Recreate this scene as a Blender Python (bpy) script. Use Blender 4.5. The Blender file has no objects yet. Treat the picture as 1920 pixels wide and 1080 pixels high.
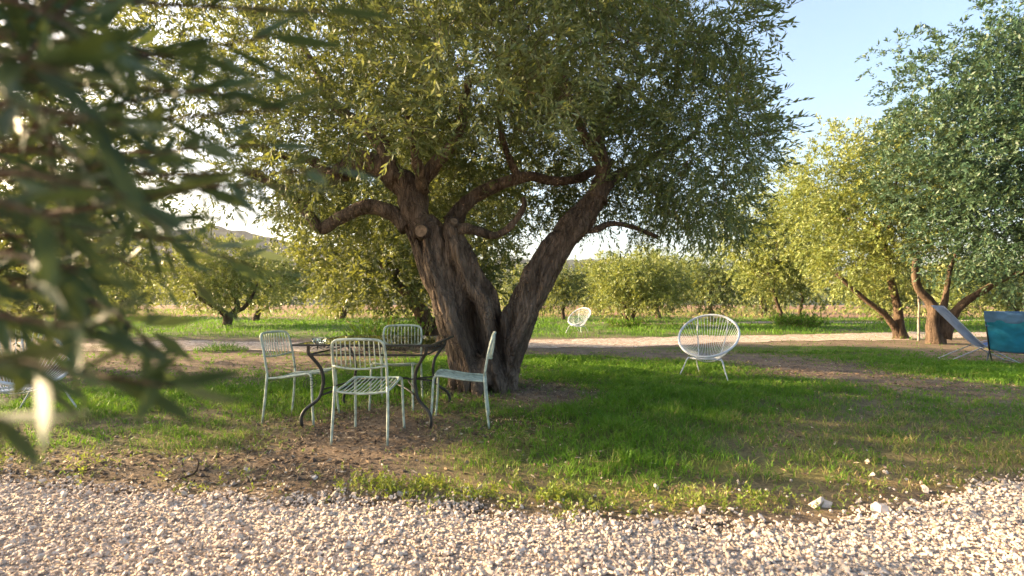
import bpy, math
import numpy as np
from mathutils import Vector, noise

# ------------------------------------------------------------------ camera, sky, sun, exposure
sc = bpy.context.scene
CAM_H = 1.08
cam_d = bpy.data.cameras.new('camera')
cam = bpy.data.objects.new('camera', cam_d)
sc.collection.objects.link(cam)
cam.location = (0, 0, CAM_H)
cam.rotation_euler = (math.radians(90), 0, 0)
cam_d.sensor_width = 36
cam_d.lens = 18
cam_d.shift_y = 30 / 1920
cam_d.clip_start = 0.02
cam_d.clip_end = 6000
cam_d.dof.use_dof = True
cam_d.dof.focus_distance = 5.2
cam_d.dof.aperture_fstop = 2.3
sc.camera = cam

SUN_AZ = math.radians(-73)          # measured from +Y towards +X
SUN_EL = math.radians(16)
world = bpy.data.worlds.new('World'); sc.world = world
world.use_nodes = True
wn = world.node_tree.nodes; wl = world.node_tree.links
wn.clear()
sky_t = wn.new('ShaderNodeTexSky'); sky_t.sky_type = 'NISHITA'
sky_t.sun_disc = False
sky_t.sun_elevation = SUN_EL
sky_t.sun_rotation = SUN_AZ
sky_t.altitude = 50
sky_t.air_density = 1.0; sky_t.dust_density = 4.5; sky_t.ozone_density = 1.2
bg = wn.new('ShaderNodeBackground'); bg.inputs['Strength'].default_value = 0.105
wo = wn.new('ShaderNodeOutputWorld')
wl.new(sky_t.outputs[0], bg.inputs[0]); wl.new(bg.outputs[0], wo.inputs[0])

sun_d = bpy.data.lights.new('sun', 'SUN')
sun_d.energy = 5.0; sun_d.angle = math.radians(0.6); sun_d.color = (1.0, 0.74, 0.44)
sun = bpy.data.objects.new('sun', sun_d); sc.collection.objects.link(sun)
tosun = Vector((math.sin(SUN_AZ) * math.cos(SUN_EL), math.cos(SUN_AZ) * math.cos(SUN_EL), math.sin(SUN_EL)))
sun.rotation_euler = tosun.to_track_quat('Z', 'Y').to_euler()
sun.location = (-20, 8, 20)

sc.view_settings.view_transform = 'Standard'
sc.view_settings.look = 'None'
sc.view_settings.exposure = 2.4
sc.view_settings.gamma = 1.0
sc.render.engine = 'CYCLES'
sc.cycles.max_bounces = 7
sc.cycles.diffuse_bounces = 3
sc.cycles.glossy_bounces = 2
sc.cycles.transmission_bounces = 5
sc.cycles.transparent_max_bounces = 6
sc.cycles.volume_bounces = 0
sc.cycles.use_denoising = True
sc.cycles.sample_clamp_indirect = 6

# ------------------------------------------------------------------ helpers
R = math.radians
rng = np.random.default_rng(11)
COL = sc.collection

def tag(o, label=None, cat=None, group=None, kind=None):
    if label: o['label'] = label
    if cat: o['category'] = cat
    if group: o['group'] = group
    if kind: o['kind'] = kind
    return o

def empty(name, loc, rz=0.0):
    o = bpy.data.objects.new(name, None)
    o.empty_display_size = 0.1
    COL.objects.link(o); o.location = loc; o.rotation_euler = (0, 0, rz)
    return o

def make_mesh(name, V, F, mat, smooth=False, attr=None, fmat=None):
    """V (n,3); F (m,k) uniform polygons, or a list of such arrays"""
    V = np.asarray(V, dtype=np.float32)
    Fs = F if isinstance(F, (list, tuple)) else [F]
    Fs = [np.asarray(f, dtype=np.int32) for f in Fs if len(f)]
    me = bpy.data.meshes.new(name)
    me.vertices.add(len(V)); me.vertices.foreach_set('co', V.ravel())
    loops = np.concatenate([f.ravel() for f in Fs])
    tot = np.concatenate([np.full(len(f), f.shape[1], dtype=np.int32) for f in Fs])
    start = np.concatenate([[0], np.cumsum(tot)[:-1]]).astype(np.int32)
    me.loops.add(len(loops)); me.loops.foreach_set('vertex_index', loops)
    me.polygons.add(len(tot)); me.polygons.foreach_set('loop_start', start)
    me.polygons.foreach_set('loop_total', tot)
    for m in (mat if isinstance(mat, (list, tuple)) else [mat]):
        me.materials.append(m)
    if fmat is not None:
        me.polygons.foreach_set('material_index', np.asarray(fmat, dtype=np.int32))
    me.update(calc_edges=True)
    me.polygons.foreach_set('use_smooth', np.full(len(tot), smooth, dtype=bool))
    for k, a in (attr or {}).items():
        at = me.attributes.new(k, 'FLOAT', 'POINT')
        at.data.foreach_set('value', np.asarray(a, dtype=np.float32))
    me.validate()
    return me

def add(name, me, parent=None, loc=(0, 0, 0), rot=(0, 0, 0), scale=None):
    o = bpy.data.objects.new(name, me); COL.objects.link(o)
    o.location = loc; o.rotation_euler = rot
    if scale is not None: o.scale = scale
    if parent is not None: o.parent = parent
    return o

def obj(name, V, F, mat, parent=None, smooth=False, attr=None, loc=(0, 0, 0), fmat=None):
    return add(name, make_mesh(name, V, F, mat, smooth, attr, fmat), parent, loc)

def children(o):
    return [c for c in bpy.data.objects if c.parent is o]

def copy_tree(o, parent=None):
    c = o.copy(); COL.objects.link(c)
    if parent is not None:
        c.parent = parent
    for ch in KIDS.get(o.name, children(o)):
        copy_tree(ch, c)
    return c
KIDS = {}

def nrm(v):
    v = np.asarray(v, dtype=float)
    return v / np.maximum(np.linalg.norm(v, axis=-1, keepdims=True), 1e-9)

def smooth_path(P, n=24):
    """Catmull-Rom resample of control points (any columns)"""
    P = np.asarray(P, dtype=float)
    if len(P) == 2:
        t = np.linspace(0, 1, n)[:, None]
        return P[0] * (1 - t) + P[1] * t
    Q = np.vstack([2 * P[0] - P[1], P, 2 * P[-1] - P[-2]])
    seg = len(P) - 1
    out = []
    for u in np.linspace(0, seg, n):
        i = min(int(u), seg - 1); t = u - i
        p0, p1, p2, p3 = Q[i:i + 4]
        out.append(0.5 * (2 * p1 + (p2 - p0) * t + (2 * p0 - 5 * p1 + 4 * p2 - p3) * t * t + (3 * p1 - p0 - 3 * p2 + p3) * t ** 3))
    return np.array(out)

def tube(P, r, sides=8, closed=False, cap=True):
    """tube along points P with radius r (scalar or per point) -> V, [quads, ngons]"""
    P = np.asarray(P, dtype=float); n = len(P)
    r = np.broadcast_to(np.asarray(r, dtype=float), (n,))
    T = np.gradient(P, axis=0) if not closed else np.roll(P, -1, 0) - np.roll(P, 1, 0)
    T = nrm(T)
    a = np.array([0, 0, 1.0]) if abs(T[0][2]) < 0.9 else np.array([1.0, 0, 0])
    N = np.zeros_like(P); N[0] = nrm(np.cross(T[0], a))
    for i in range(1, n):
        v = N[i - 1] - T[i] * np.dot(N[i - 1], T[i]); N[i] = nrm(v)
    B = np.cross(T, N)
    ang = np.linspace(0, 2 * np.pi, sides, endpoint=False)
    V = P[:, None, :] + r[:, None, None] * (np.cos(ang)[None, :, None] * N[:, None, :] + np.sin(ang)[None, :, None] * B[:, None, :])
    V = V.reshape(-1, 3)
    m = n if closed else n - 1
    i = np.arange(m)[:, None]; j = np.arange(sides)[None, :]
    i2 = (i + 1) % n; j2 = (j + 1) % sides
    Q = np.stack(np.broadcast_arrays(i * sides + j, i * sides + j2, i2 * sides + j2, i2 * sides + j), -1).reshape(-1, 4)
    F = [Q]
    if cap and not closed:
        F.append(np.array([list(range(sides))[::-1], [(n - 1) * sides + k for k in range(sides)]]))
    return V, F

class Geo:
    def __init__(self): self.V = []; self.F = {}; self.n = 0
    def put(self, V, F):
        for f in (F if isinstance(F, list) else [F]):
            f = np.asarray(f)
            if len(f): self.F.setdefault(f.shape[1], []).append(f + self.n)
        self.V.append(np.asarray(V)); self.n += len(V)
        return self
    def tube(self, P, r, sides=8, **k): return self.put(*tube(P, r, sides, **k))
    def get(self): return np.vstack(self.V), [np.vstack(v) for v in self.F.values()]
    def obj(self, name, mat, parent=None, smooth=True, loc=(0, 0, 0)):
        V, F = self.get(); return obj(name, V, F, mat, parent, smooth, loc=loc)

def pnoise(x, y, s=1.0, seed=0.0):
    """cheap smooth 2-D noise in about -1..1, vectorised"""
    x = np.asarray(x) * s + seed * 13.7; y = np.asarray(y) * s - seed * 7.1
    v = (np.sin(1.7 * x + 1.3 * np.sin(1.1 * y + seed)) + np.sin(1.9 * y + 1.7 * np.sin(0.9 * x + 2.1)) +
         0.6 * np.sin(3.7 * x - 2.9 * y + 1.5 * np.sin(2.3 * y)) + 0.6 * np.sin(4.3 * y + 3.1 * x + np.sin(2.9 * x + 1.0)))
    return v / 2.4

def sstep(a, b, x):
    t = np.clip((np.asarray(x) - a) / (b - a), 0, 1); return t * t * (3 - 2 * t)

def blob(x, y, cx, cy, rx, ry):
    return np.exp(-(((x - cx) / rx) ** 2 + ((y - cy) / ry) ** 2) ** 1.5)

# ------------------------------------------------------------------ node materials
def new_mat(name):
    m = bpy.data.materials.new(name); m.use_nodes = True
    nt = m.node_tree; nt.nodes.clear()
    return m, nt.nodes, nt.links

def ramp(nodes, stops):
    r = nodes.new('ShaderNodeValToRGB'); e = r.color_ramp.elements
    while len(e) < len(stops): e.new(0.5)
    for k, (p, c) in enumerate(stops):
        e[k].position = p; e[k].color = (*c, 1)
    return r

def mat_paint(name, c, rough=0.45, metal=0.0, var=0.12, scale=9.0, bump=0.1, spec=0.4):
    m, n, l = new_mat(name)
    tc = n.new('ShaderNodeTexCoord'); nz = n.new('ShaderNodeTexNoise')
    nz.inputs['Scale'].default_value = scale; nz.inputs['Detail'].default_value = 6
    l.new(tc.outputs['Object'], nz.inputs['Vector'])
    rp = ramp(n, [(0.3, [v * (1 - var * 1.6) for v in c]), (0.62, [min(1, v * (1 + var)) for v in c])])
    l.new(nz.outputs['Fac'], rp.inputs[0])
    b = n.new('ShaderNodeBsdfPrincipled'); b.inputs['Roughness'].default_value = rough
    b.inputs['Metallic'].default_value = metal; b.inputs['Specular IOR Level'].default_value = spec
    l.new(rp.outputs[0], b.inputs['Base Color'])
    nz2 = n.new('ShaderNodeTexNoise'); nz2.inputs['Scale'].default_value = scale * 14
    l.new(tc.outputs['Object'], nz2.inputs['Vector'])
    bp = n.new('ShaderNodeBump'); bp.inputs['Strength'].default_value = bump; bp.inputs['Distance'].default_value = 0.004
    l.new(nz2.outputs['Fac'], bp.inputs['Height']); l.new(bp.outputs[0], b.inputs['Normal'])
    o = n.new('ShaderNodeOutputMaterial'); l.new(b.outputs[0], o.inputs[0])
    return m

def mat_leaf(name, stops, trans=0.3, tcol=(0.2, 0.24, 0.03), rough=0.5, spec=0.35):
    """two-lobe leaf: reflecting front plus light let through; 'tint' is a per-leaf random value"""
    m, n, l = new_mat(name)
    at = n.new('ShaderNodeAttribute'); at.attribute_name = 'tint'
    rp = ramp(n, stops); l.new(at.outputs['Fac'], rp.inputs[0])
    b = n.new('ShaderNodeBsdfPrincipled'); b.inputs['Roughness'].default_value = rough
    b.inputs['Specular IOR Level'].default_value = spec
    l.new(rp.outputs[0], b.inputs['Base Color'])
    t = n.new('ShaderNodeBsdfTranslucent')
    mx0 = n.new('ShaderNodeMix'); mx0.data_type = 'RGBA'; mx0.inputs[0].default_value = 0.55
    l.new(rp.outputs[0], mx0.inputs[6]); mx0.inputs[7].default_value = (*tcol, 1)
    l.new(mx0.outputs[2], t.inputs[0])
    mx = n.new('ShaderNodeMixShader'); mx.inputs[0].default_value = trans
    l.new(b.outputs[0], mx.inputs[1]); l.new(t.outputs[0], mx.inputs[2])
    o = n.new('ShaderNodeOutputMaterial'); l.new(mx.outputs[0], o.inputs[0])
    return m

def mat_bark(name, dark, light, scale=3.0, bump=0.7):
    m, n, l = new_mat(name)
    tc = n.new('ShaderNodeTexCoord')
    mp = n.new('ShaderNodeMapping'); mp.inputs['Scale'].default_value = (1, 1, 0.22)
    l.new(tc.outputs['Object'], mp.inputs[0])
    nz = n.new('ShaderNodeTexNoise'); nz.inputs['Scale'].default_value = scale * 4; nz.inputs['Detail'].default_value = 9
    nz.inputs['Roughness'].default_value = 0.68; nz.inputs['Distortion'].default_value = 0.8
    l.new(mp.outputs[0], nz.inputs['Vector'])
    vo = n.new('ShaderNodeTexVoronoi'); vo.inputs['Scale'].default_value = scale * 9; vo.feature = 'DISTANCE_TO_EDGE'
    mp2 = n.new('ShaderNodeMapping'); mp2.inputs['Scale'].default_value = (1, 1, 0.28)
    l.new(tc.outputs['Object'], mp2.inputs[0])
    nzd = n.new('ShaderNodeTexNoise'); nzd.inputs['Scale'].default_value = 5
    l.new(mp2.outputs[0], nzd.inputs['Vector'])
    mxv = n.new('ShaderNodeMix'); mxv.data_type = 'VECTOR'; mxv.inputs[0].default_value = 0.25
    l.new(mp2.outputs[0], mxv.inputs[4]); l.new(nzd.outputs['Color'], mxv.inputs[5])
    l.new(mxv.outputs[1], vo.inputs['Vector'])
    big = n.new('ShaderNodeTexNoise'); big.inputs['Scale'].default_value = 2.2; big.inputs['Detail'].default_value = 4
    l.new(tc.outputs['Object'], big.inputs['Vector'])
    mid = [0.5 * (a + b) for a, b in zip(dark, light)]
    rp = ramp(n, [(0.28, dark), (0.5, mid), (0.72, light)]); l.new(nz.outputs['Fac'], rp.inputs[0])
    rp2 = ramp(n, [(0.35, (0.62, 0.58, 0.56)), (0.65, (1.15, 1.08, 1.0))]); l.new(big.outputs['Fac'], rp2.inputs[0])
    mul = n.new('ShaderNodeMix'); mul.data_type = 'RGBA'; mul.blend_type = 'MULTIPLY'; mul.inputs[0].default_value = 1.0
    l.new(rp.outputs[0], mul.inputs[6]); l.new(rp2.outputs[0], mul.inputs[7])
    b = n.new('ShaderNodeBsdfPrincipled'); b.inputs['Roughness'].default_value = 0.9
    b.inputs['Specular IOR Level'].default_value = 0.15
    l.new(mul.outputs[2], b.inputs['Base Color'])
    mr = n.new('ShaderNodeMapRange'); mr.inputs['From Max'].default_value = 0.12
    l.new(vo.outputs['Distance'], mr.inputs['Value'])
    ad = n.new('ShaderNodeMath'); ad.operation = 'MULTIPLY_ADD'; ad.inputs[1].default_value = 0.5
    l.new(mr.outputs[0], ad.inputs[0]); l.new(nz.outputs['Fac'], ad.inputs[2])
    bp = n.new('ShaderNodeBump'); bp.inputs['Strength'].default_value = bump; bp.inputs['Distance'].default_value = 0.03
    l.new(ad.outputs[0], bp.inputs['Height']); l.new(bp.outputs[0], b.inputs['Normal'])
    o = n.new('ShaderNodeOutputMaterial'); l.new(b.outputs[0], o.inputs[0])
    return m

def mat_tint(name, stops, rough=0.85, spec=0.2, nscale=40.0, var=0.25):
    """colour from the per-piece 'tint' value with fine grain"""
    m, n, l = new_mat(name)
    at = n.new('ShaderNodeAttribute'); at.attribute_name = 'tint'
    rp = ramp(n, stops); l.new(at.outputs['Fac'], rp.inputs[0])
    tc = n.new('ShaderNodeTexCoord'); nz = n.new('ShaderNodeTexNoise'); nz.inputs['Scale'].default_value = nscale
    nz.inputs['Detail'].default_value = 5
    l.new(tc.outputs['Object'], nz.inputs['Vector'])
    r2 = ramp(n, [(0.3, (1 - var,) * 3), (0.7, (1 + var * 0.5,) * 3)]); l.new(nz.outputs['Fac'], r2.inputs[0])
    mul = n.new('ShaderNodeMix'); mul.data_type = 'RGBA'; mul.blend_type = 'MULTIPLY'; mul.inputs[0].default_value = 1.0
    l.new(rp.outputs[0], mul.inputs[6]); l.new(r2.outputs[0], mul.inputs[7])
    b = n.new('ShaderNodeBsdfPrincipled'); b.inputs['Roughness'].default_value = rough
    b.inputs['Specular IOR Level'].default_value = spec
    l.new(mul.outputs[2], b.inputs['Base Color'])
    o = n.new('ShaderNodeOutputMaterial'); l.new(b.outputs[0], o.inputs[0])
    return m

LEAF = mat_leaf('olive_leaf', [(0.0, (0.036, 0.066, 0.022)), (0.45, (0.085, 0.130, 0.045)), (0.8, (0.155, 0.195, 0.085)), (1.0, (0.26, 0.29, 0.15))], 0.36, (0.34, 0.34, 0.045))
LEAF_SHADED = mat_leaf('olive_leaf_shaded', [(0.0, (0.012, 0.036, 0.018)), (0.5, (0.038, 0.082, 0.040)), (1.0, (0.11, 0.16, 0.085))], 0.2, (0.22, 0.28, 0.08))  # darker, bluer olive leaf with the shade put into its colour
LEAF_SUNLIT = mat_leaf('olive_leaf_sunlit', [(0.0, (0.045, 0.080, 0.018)), (0.5, (0.135, 0.178, 0.042)), (1.0, (0.29, 0.31, 0.11))], 0.27, (0.42, 0.42, 0.05))  # brighter olive leaf, the yellow of the sunlight painted into its colour
LEAF_NEAR = mat_leaf('olive_leaf_close', [(0.0, (0.014, 0.040, 0.017)), (0.55, (0.036, 0.078, 0.030)), (0.85, (0.075, 0.120, 0.045)), (1.0, (0.13, 0.17, 0.11))], 0.16, (0.26, 0.30, 0.05), rough=0.6, spec=0.3)
BARK = mat_bark('olive_bark', (0.026, 0.020, 0.016), (0.27, 0.215, 0.17), bump=1.0)
BARK_FAR = mat_bark('olive_bark_brown', (0.036, 0.027, 0.02), (0.175, 0.128, 0.09), bump=0.8)
CUT = mat_paint('sawn_wood', (0.20, 0.14, 0.09), 0.85, var=0.35, scale=25)
GRASS = mat_leaf('grass_blade', [(0.0, (0.040, 0.110, 0.006)), (0.4, (0.090, 0.205, 0.012)), (0.62, (0.13, 0.20, 0.03)), (0.8, (0.24, 0.21, 0.08)), (1.0, (0.34, 0.26, 0.13))], 0.35, (0.17, 0.32, 0.02), rough=0.6, spec=0.25)

# ------------------------------------------------------------------ ground
TREE = np.array([-0.05, 6.15])       # foot of the big olive
GE_X = np.array([-8, -3.14, -2.16, -1.31, -0.16, 0.885, 1.71, 2.27, 3.14, 4.5, 9])
GE_Y = np.array([3.6, 3.12, 2.95, 2.80, 2.68, 2.52, 2.56, 2.80, 3.14, 3.5, 4.4])
def gravel_edge(x): return np.interp(x, GE_X, GE_Y)
TR_X = np.array([-60, -12, -5, 2, 9, 16, 60]); TR_Y = np.array([11, 13.2, 13.5, 14.4, 16.8, 18.2, 26])
def track_mid(x): return np.interp(x, TR_X, TR_Y)

def ground_h(x, y):
    x = np.asarray(x, dtype=float); y = np.asarray(y, dtype=float)
    d2 = (x - TREE[0]) ** 2 + (y - TREE[1]) ** 2
    h = 0.09 * np.exp(-d2 / (2 * 1.3 ** 2))
    h = h + 0.012 * pnoise(x, y, 1.6, 1) + 0.02 * pnoise(x, y, 0.45, 2)
    far = sstep(10, 40, y)
    h = h + far * 0.10 * pnoise(x, y, 0.12, 3)
    tr = np.exp(-((y - track_mid(x)) / 1.9) ** 2)
    h = h - 0.05 * tr
    gv = sstep(0.25, -0.3, y - gravel_edge(x))
    return h * (1 - 0.75 * gv) - 0.012 * gv

def grass_density(x, y):
    n = 0.5 + 0.5 * pnoise(x, y, 1.1, 4); n2 = 0.5 + 0.5 * pnoise(x, y, 3.2, 5)
    lush = np.zeros_like(x)
    for c in ((1.3, 5.6, 1.7, 2.6), (0.6, 3.9, 1.5, 1.0), (2.6, 8.3, 2.2, 1.6), (8.0, 8.6, 2.4, 2.3), (6.6, 12.0, 3.2, 1.0), (-2.6, 5.8, 1.0, 1.4), (-1.3, 7.4, 1.5, 1.6), (-2.0, 4.05, .55, .5), (3.2, 7.0, 1.5, 1.2), (0.0, 9.5, 2.0, 1.0)):
        lush = np.maximum(lush, blob(x, y, *c))
    sparse = np.maximum(0.80 * blob(x, y, 3.0, 4.3, 2.6, 1.8), 0.72 * blob(x, y, -3.4, 5.0, 2.8, 2.4))
    sparse = np.maximum(sparse, 0.55 * blob(x, y, 0.1, 2.95, 1.1, 0.42))
    g = np.maximum(lush, sparse) + 0.1
    for a, c in ((1.0, (-1.25, 4.1, 0.75, 1.15)), (0.8, (-2.6, 3.35, 1.5, 0.35)), (0.95, (0.35, 5.75, 0.75, 0.75)), (1.0, (4.9, 8.6, 1.25, 2.1)), (0.3, (3.2, 11.2, 3.0, 0.8)), (0.75, (10.0, 11.0, 2.3, 1.9)), (0.9, (9.0, 9.4, 1.0, .9)), (0.6, (-5.5, 9.6, 3.5, 0.9))):
        g = g * (1 - a * blob(x, y, *c))
    far = sstep(15, 17.5, y) * (0.95 - 0.75 * sstep(33, 48, y)) * (0.6 + 0.4 * (0.5 + 0.5 * pnoise(x, y, 0.35, 9)))
    right = sstep(2, 6, x)
    far = far * (1 - 0.85 * right * np.exp(-((y - 29 - 0.1 * x) / 2.0) ** 2))
    g = np.maximum(g, far)
    g = g * (0.45 + 0.8 * n) * (0.65 + 0.5 * n2)
    g = g * (1 - sstep(1.75, 1.05, np.abs(y - track_mid(x))) * 0.97)
    g = g * sstep(-0.05, 0.2, y - gravel_edge(x) + 0.12 * pnoise(x, y, 2.3, 6))
    return np.clip(g, 0, 1)

def dryness(x, y):
    d = 0.6 * blob(x, y, 3.3, 4.0, 2.2, 1.5) + 0.35 * blob(x, y, -3.4, 4.4, 2.2, 1.6) + 0.75 * blob(x, y, -1.3, 3.7, 1.4, 1.0)
    d = d + 0.75 * sstep(0.75, 0.1, y - gravel_edge(x)) + 0.6 * blob(x, y, 3, 11, 3.5, 1.2) + 0.4 * blob(x, y, 4.9, 8.6, 2, 2.6)
    d = d + 0.6 * sstep(36, 50, y)
    return np.clip(d, 0, 0.95)

def axis(lo, hi, fine_lo, fine_hi, step, grow=1.16):
    a = list(np.arange(fine_lo, fine_hi + 1e-6, step))
    s = step
    while a[-1] < hi: s *= grow; a.append(a[-1] + s)
    s = step
    while a[0] > lo: s *= grow; a.insert(0, a[0] - s)
    return np.array(a)
gx = axis(-2500, 2500, -7.5, 9.5, 0.12); gy = axis(-60, 2600, 1.5, 14, 0.12)
X, Y = np.meshgrid(gx, gy); x = X.ravel(); y = Y.ravel()
gd = grass_density(x, y); dr = dryness(x, y)
nxg, nyg = len(gx), len(gy)
i = np.arange(nyg - 1)[:, None]; j = np.arange(nxg - 1)[None, :]
GF = np.stack(np.broadcast_arrays(i * nxg + j, i * nxg + j + 1, (i + 1) * nxg + j + 1, (i + 1) * nxg + j), -1).reshape(-1, 4)
litter_w = np.clip(0.9 * blob(x, y, TREE[0], TREE[1], 2.4, 2.2) + blob(x, y, -1.3, 4.2, 1.6, 1.5), 0, 1)
redfar = sstep(34, 46, y)

gm, n, l = new_mat('soil_and_turf')
tc = n.new('ShaderNodeTexCoord')
a1 = n.new('ShaderNodeAttribute'); a1.attribute_name = 'turf'
a2 = n.new('ShaderNodeAttribute'); a2.attribute_name = 'dry'
a3 = n.new('ShaderNodeAttribute'); a3.attribute_name = 'field'
nz = n.new('ShaderNodeTexNoise'); nz.inputs['Scale'].default_value = 3.0; nz.inputs['Detail'].default_value = 10; nz.inputs['Roughness'].default_value = 0.7
nf = n.new('ShaderNodeTexNoise'); nf.inputs['Scale'].default_value = 45; nf.inputs['Detail'].default_value = 6; nf.inputs['Roughness'].default_value = 0.75
l.new(tc.outputs['Object'], nz.inputs['Vector']); l.new(tc.outputs['Object'], nf.inputs['Vector'])
soil = ramp(n, [(0.36, (0.055, 0.040, 0.029)), (0.5, (0.15, 0.11, 0.078)), (0.64, (0.30, 0.23, 0.165))])
mxn = n.new('ShaderNodeMix'); mxn.inputs[0].default_value = 0.55
l.new(nz.outputs['Fac'], mxn.inputs[2]); l.new(nf.outputs['Fac'], mxn.inputs[3]); l.new(mxn.outputs[0], soil.inputs[0])
turf = ramp(n, [(0.35, (0.028, 0.055, 0.008)), (0.65, (0.085, 0.125, 0.022))]); l.new(nf.outputs['Fac'], turf.inputs[0])
straw = ramp(n, [(0.35, (0.14, 0.10, 0.045)), (0.65, (0.30, 0.225, 0.11))]); l.new(nf.outputs['Fac'], straw.inputs[0])
field = ramp(n, [(0.35, (0.16, 0.09, 0.055)), (0.65, (0.30, 0.19, 0.11))]); l.new(nz.outputs['Fac'], field.inputs[0])
def mixc(f, a, b):
    mx = n.new('ShaderNodeMix'); mx.data_type = 'RGBA'
    l.new(f, mx.inputs[0]); l.new(a, mx.inputs[6]); l.new(b, mx.inputs[7]); return mx.outputs[2]
td = mixc(a2.outputs['Fac'], turf.outputs[0], straw.outputs[0])
mr = n.new('ShaderNodeMapRange'); mr.inputs['From Min'].default_value = 0.05; mr.inputs['From Max'].default_value = 0.6
ad = n.new('ShaderNodeMath'); ad.operation = 'MULTIPLY_ADD'; ad.inputs[1].default_value = 0.5; ad.inputs[2].default_value = -0.25
l.new(nf.outputs['Fac'], ad.inputs[0])
ad2 = n.new('ShaderNodeMath'); l.new(a1.outputs['Fac'], ad2.inputs[0]); l.new(ad.outputs[0], ad2.inputs[1]); l.new(ad2.outputs[0], mr.inputs['Value'])
c1 = mixc(mr.outputs[0], soil.outputs[0], td)
c2 = mixc(a3.outputs['Fac'], c1, field.outputs[0])
b = n.new('ShaderNodeBsdfPrincipled'); b.inputs['Roughness'].default_value = 0.95; b.inputs['Specular IOR Level'].default_value = 0.1
l.new(c2, b.inputs['Base Color'])
bp = n.new('ShaderNodeBump'); bp.inputs['Strength'].default_value = 0.8; bp.inputs['Distance'].default_value = 0.03
l.new(mxn.outputs[0], bp.inputs['Height']); l.new(bp.outputs[0], b.inputs['Normal'])
o = n.new('ShaderNodeOutputMaterial'); l.new(b.outputs[0], o.inputs[0])
GROUND = gm
ground = obj('ground', np.c_[x, y, ground_h(x, y)], GF, GROUND, smooth=True, attr={'turf': gd, 'dry': dr, 'field': redfar})
tag(ground, 'bare soil and thin turf of the olive grove', 'ground', kind='structure')

# gravel drive (sheet under the stones) and the pale dirt tracks
def sheet(name, rows, mat, label, lift=0.006):
    """rows: list of (k,2) xy polylines, same k"""
    A = np.array(rows); m, k = A.shape[:2]
    x = A[..., 0].ravel(); y = A[..., 1].ravel()
    V = np.c_[x, y, ground_h(x, y) + lift]
    i = np.arange(m - 1)[:, None]; j = np.arange(k - 1)[None, :]
    F = np.stack(np.broadcast_arrays(i * k + j, i * k + j + 1, (i + 1) * k + j + 1, (i + 1) * k + j), -1).reshape(-1, 4)
    o = obj(name, V, F, mat, smooth=True); tag(o, label, name.replace('_', ' '), kind='structure'); return o

def mat_gravelly(name, stops, vscale, bump):
    m, n, l = new_mat(name)
    tc = n.new('ShaderNodeTexCoord')
    vo = n.new('ShaderNodeTexVoronoi'); vo.inputs['Scale'].default_value = vscale
    nz = n.new('ShaderNodeTexNoise'); nz.inputs['Scale'].default_value = 1.3; nz.inputs['Detail'].default_value = 9; nz.inputs['Roughness'].default_value = 0.7
    l.new(tc.outputs['Object'], vo.inputs['Vector']); l.new(tc.outputs['Object'], nz.inputs['Vector'])
    sp = n.new('ShaderNodeSeparateColor'); l.new(vo.outputs['Color'], sp.inputs[0])
    mx = n.new('ShaderNodeMix'); mx.inputs[0].default_value = 0.5
    l.new(sp.outputs[0], mx.inputs[2]); l.new(nz.outputs['Fac'], mx.inputs[3])
    rp = ramp(n, stops); l.new(mx.outputs[0], rp.inputs[0])
    b = n.new('ShaderNodeBsdfPrincipled'); b.inputs['Roughness'].default_value = 0.92; b.inputs['Specular IOR Level'].default_value = 0.12
    l.new(rp.outputs[0], b.inputs['Base Color'])
    bp = n.new('ShaderNodeBump'); bp.inputs['Strength'].default_value = bump; bp.inputs['Distance'].default_value = 0.02; bp.invert = True
    l.new(vo.outputs['Distance'], bp.inputs['Height']); l.new(bp.outputs[0], b.inputs['Normal'])
    o = n.new('ShaderNodeOutputMaterial'); l.new(b.outputs[0], o.inputs[0]); return m
DRIVE = mat_gravelly('gravel_bed', [(0.25, (0.30, 0.24, 0.19)), (0.75, (0.50, 0.41, 0.34))], 55, 1.0)
TRACK = mat_gravelly('pale_track_dirt', [(0.3, (0.20, 0.145, 0.105)), (0.5, (0.36, 0.285, 0.225)), (0.75, (0.50, 0.42, 0.35))], 16, 0.5)
xs = np.linspace(-14, 14, 330)
drive_rows = []
for t in np.linspace(0, 1, 26):
    e = gravel_edge(xs) + 0.05 * pnoise(xs, xs * 0, 3.1, 8) - 0.06
    drive_rows.append(np.c_[xs, -6 * (1 - t) + e * t])
sheet('gravel_drive', drive_rows, DRIVE, 'pale gravel drive along the front of the grove', 0.008)
xs = np.linspace(-60, 60, 500)
rows = []
for t in np.linspace(-1, 1, 14):
    w = 1.5 + 0.28 * pnoise(xs, xs * 0 + t, 0.9, 12) + 0.12 * pnoise(xs, xs * 0 + t, 3.3, 13)
    rows.append(np.c_[xs, track_mid(xs) + t * w])
sheet('dirt_track', rows, TRACK, 'pale dirt track crossing behind the big olive', 0.012)
xs = np.linspace(3.5, 60, 260)
rows = []
for t in np.linspace(-1, 1, 8):
    w = 0.85 * sstep(3.5, 6, xs) + 0.2 * pnoise(xs, xs * 0 + t, 0.8, 22)
    rows.append(np.c_[xs, 29 + 0.1 * xs + t * w])
sheet('far_track', rows, TRACK, 'narrow pale track farther back among the olives on the right', 0.012)

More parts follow.
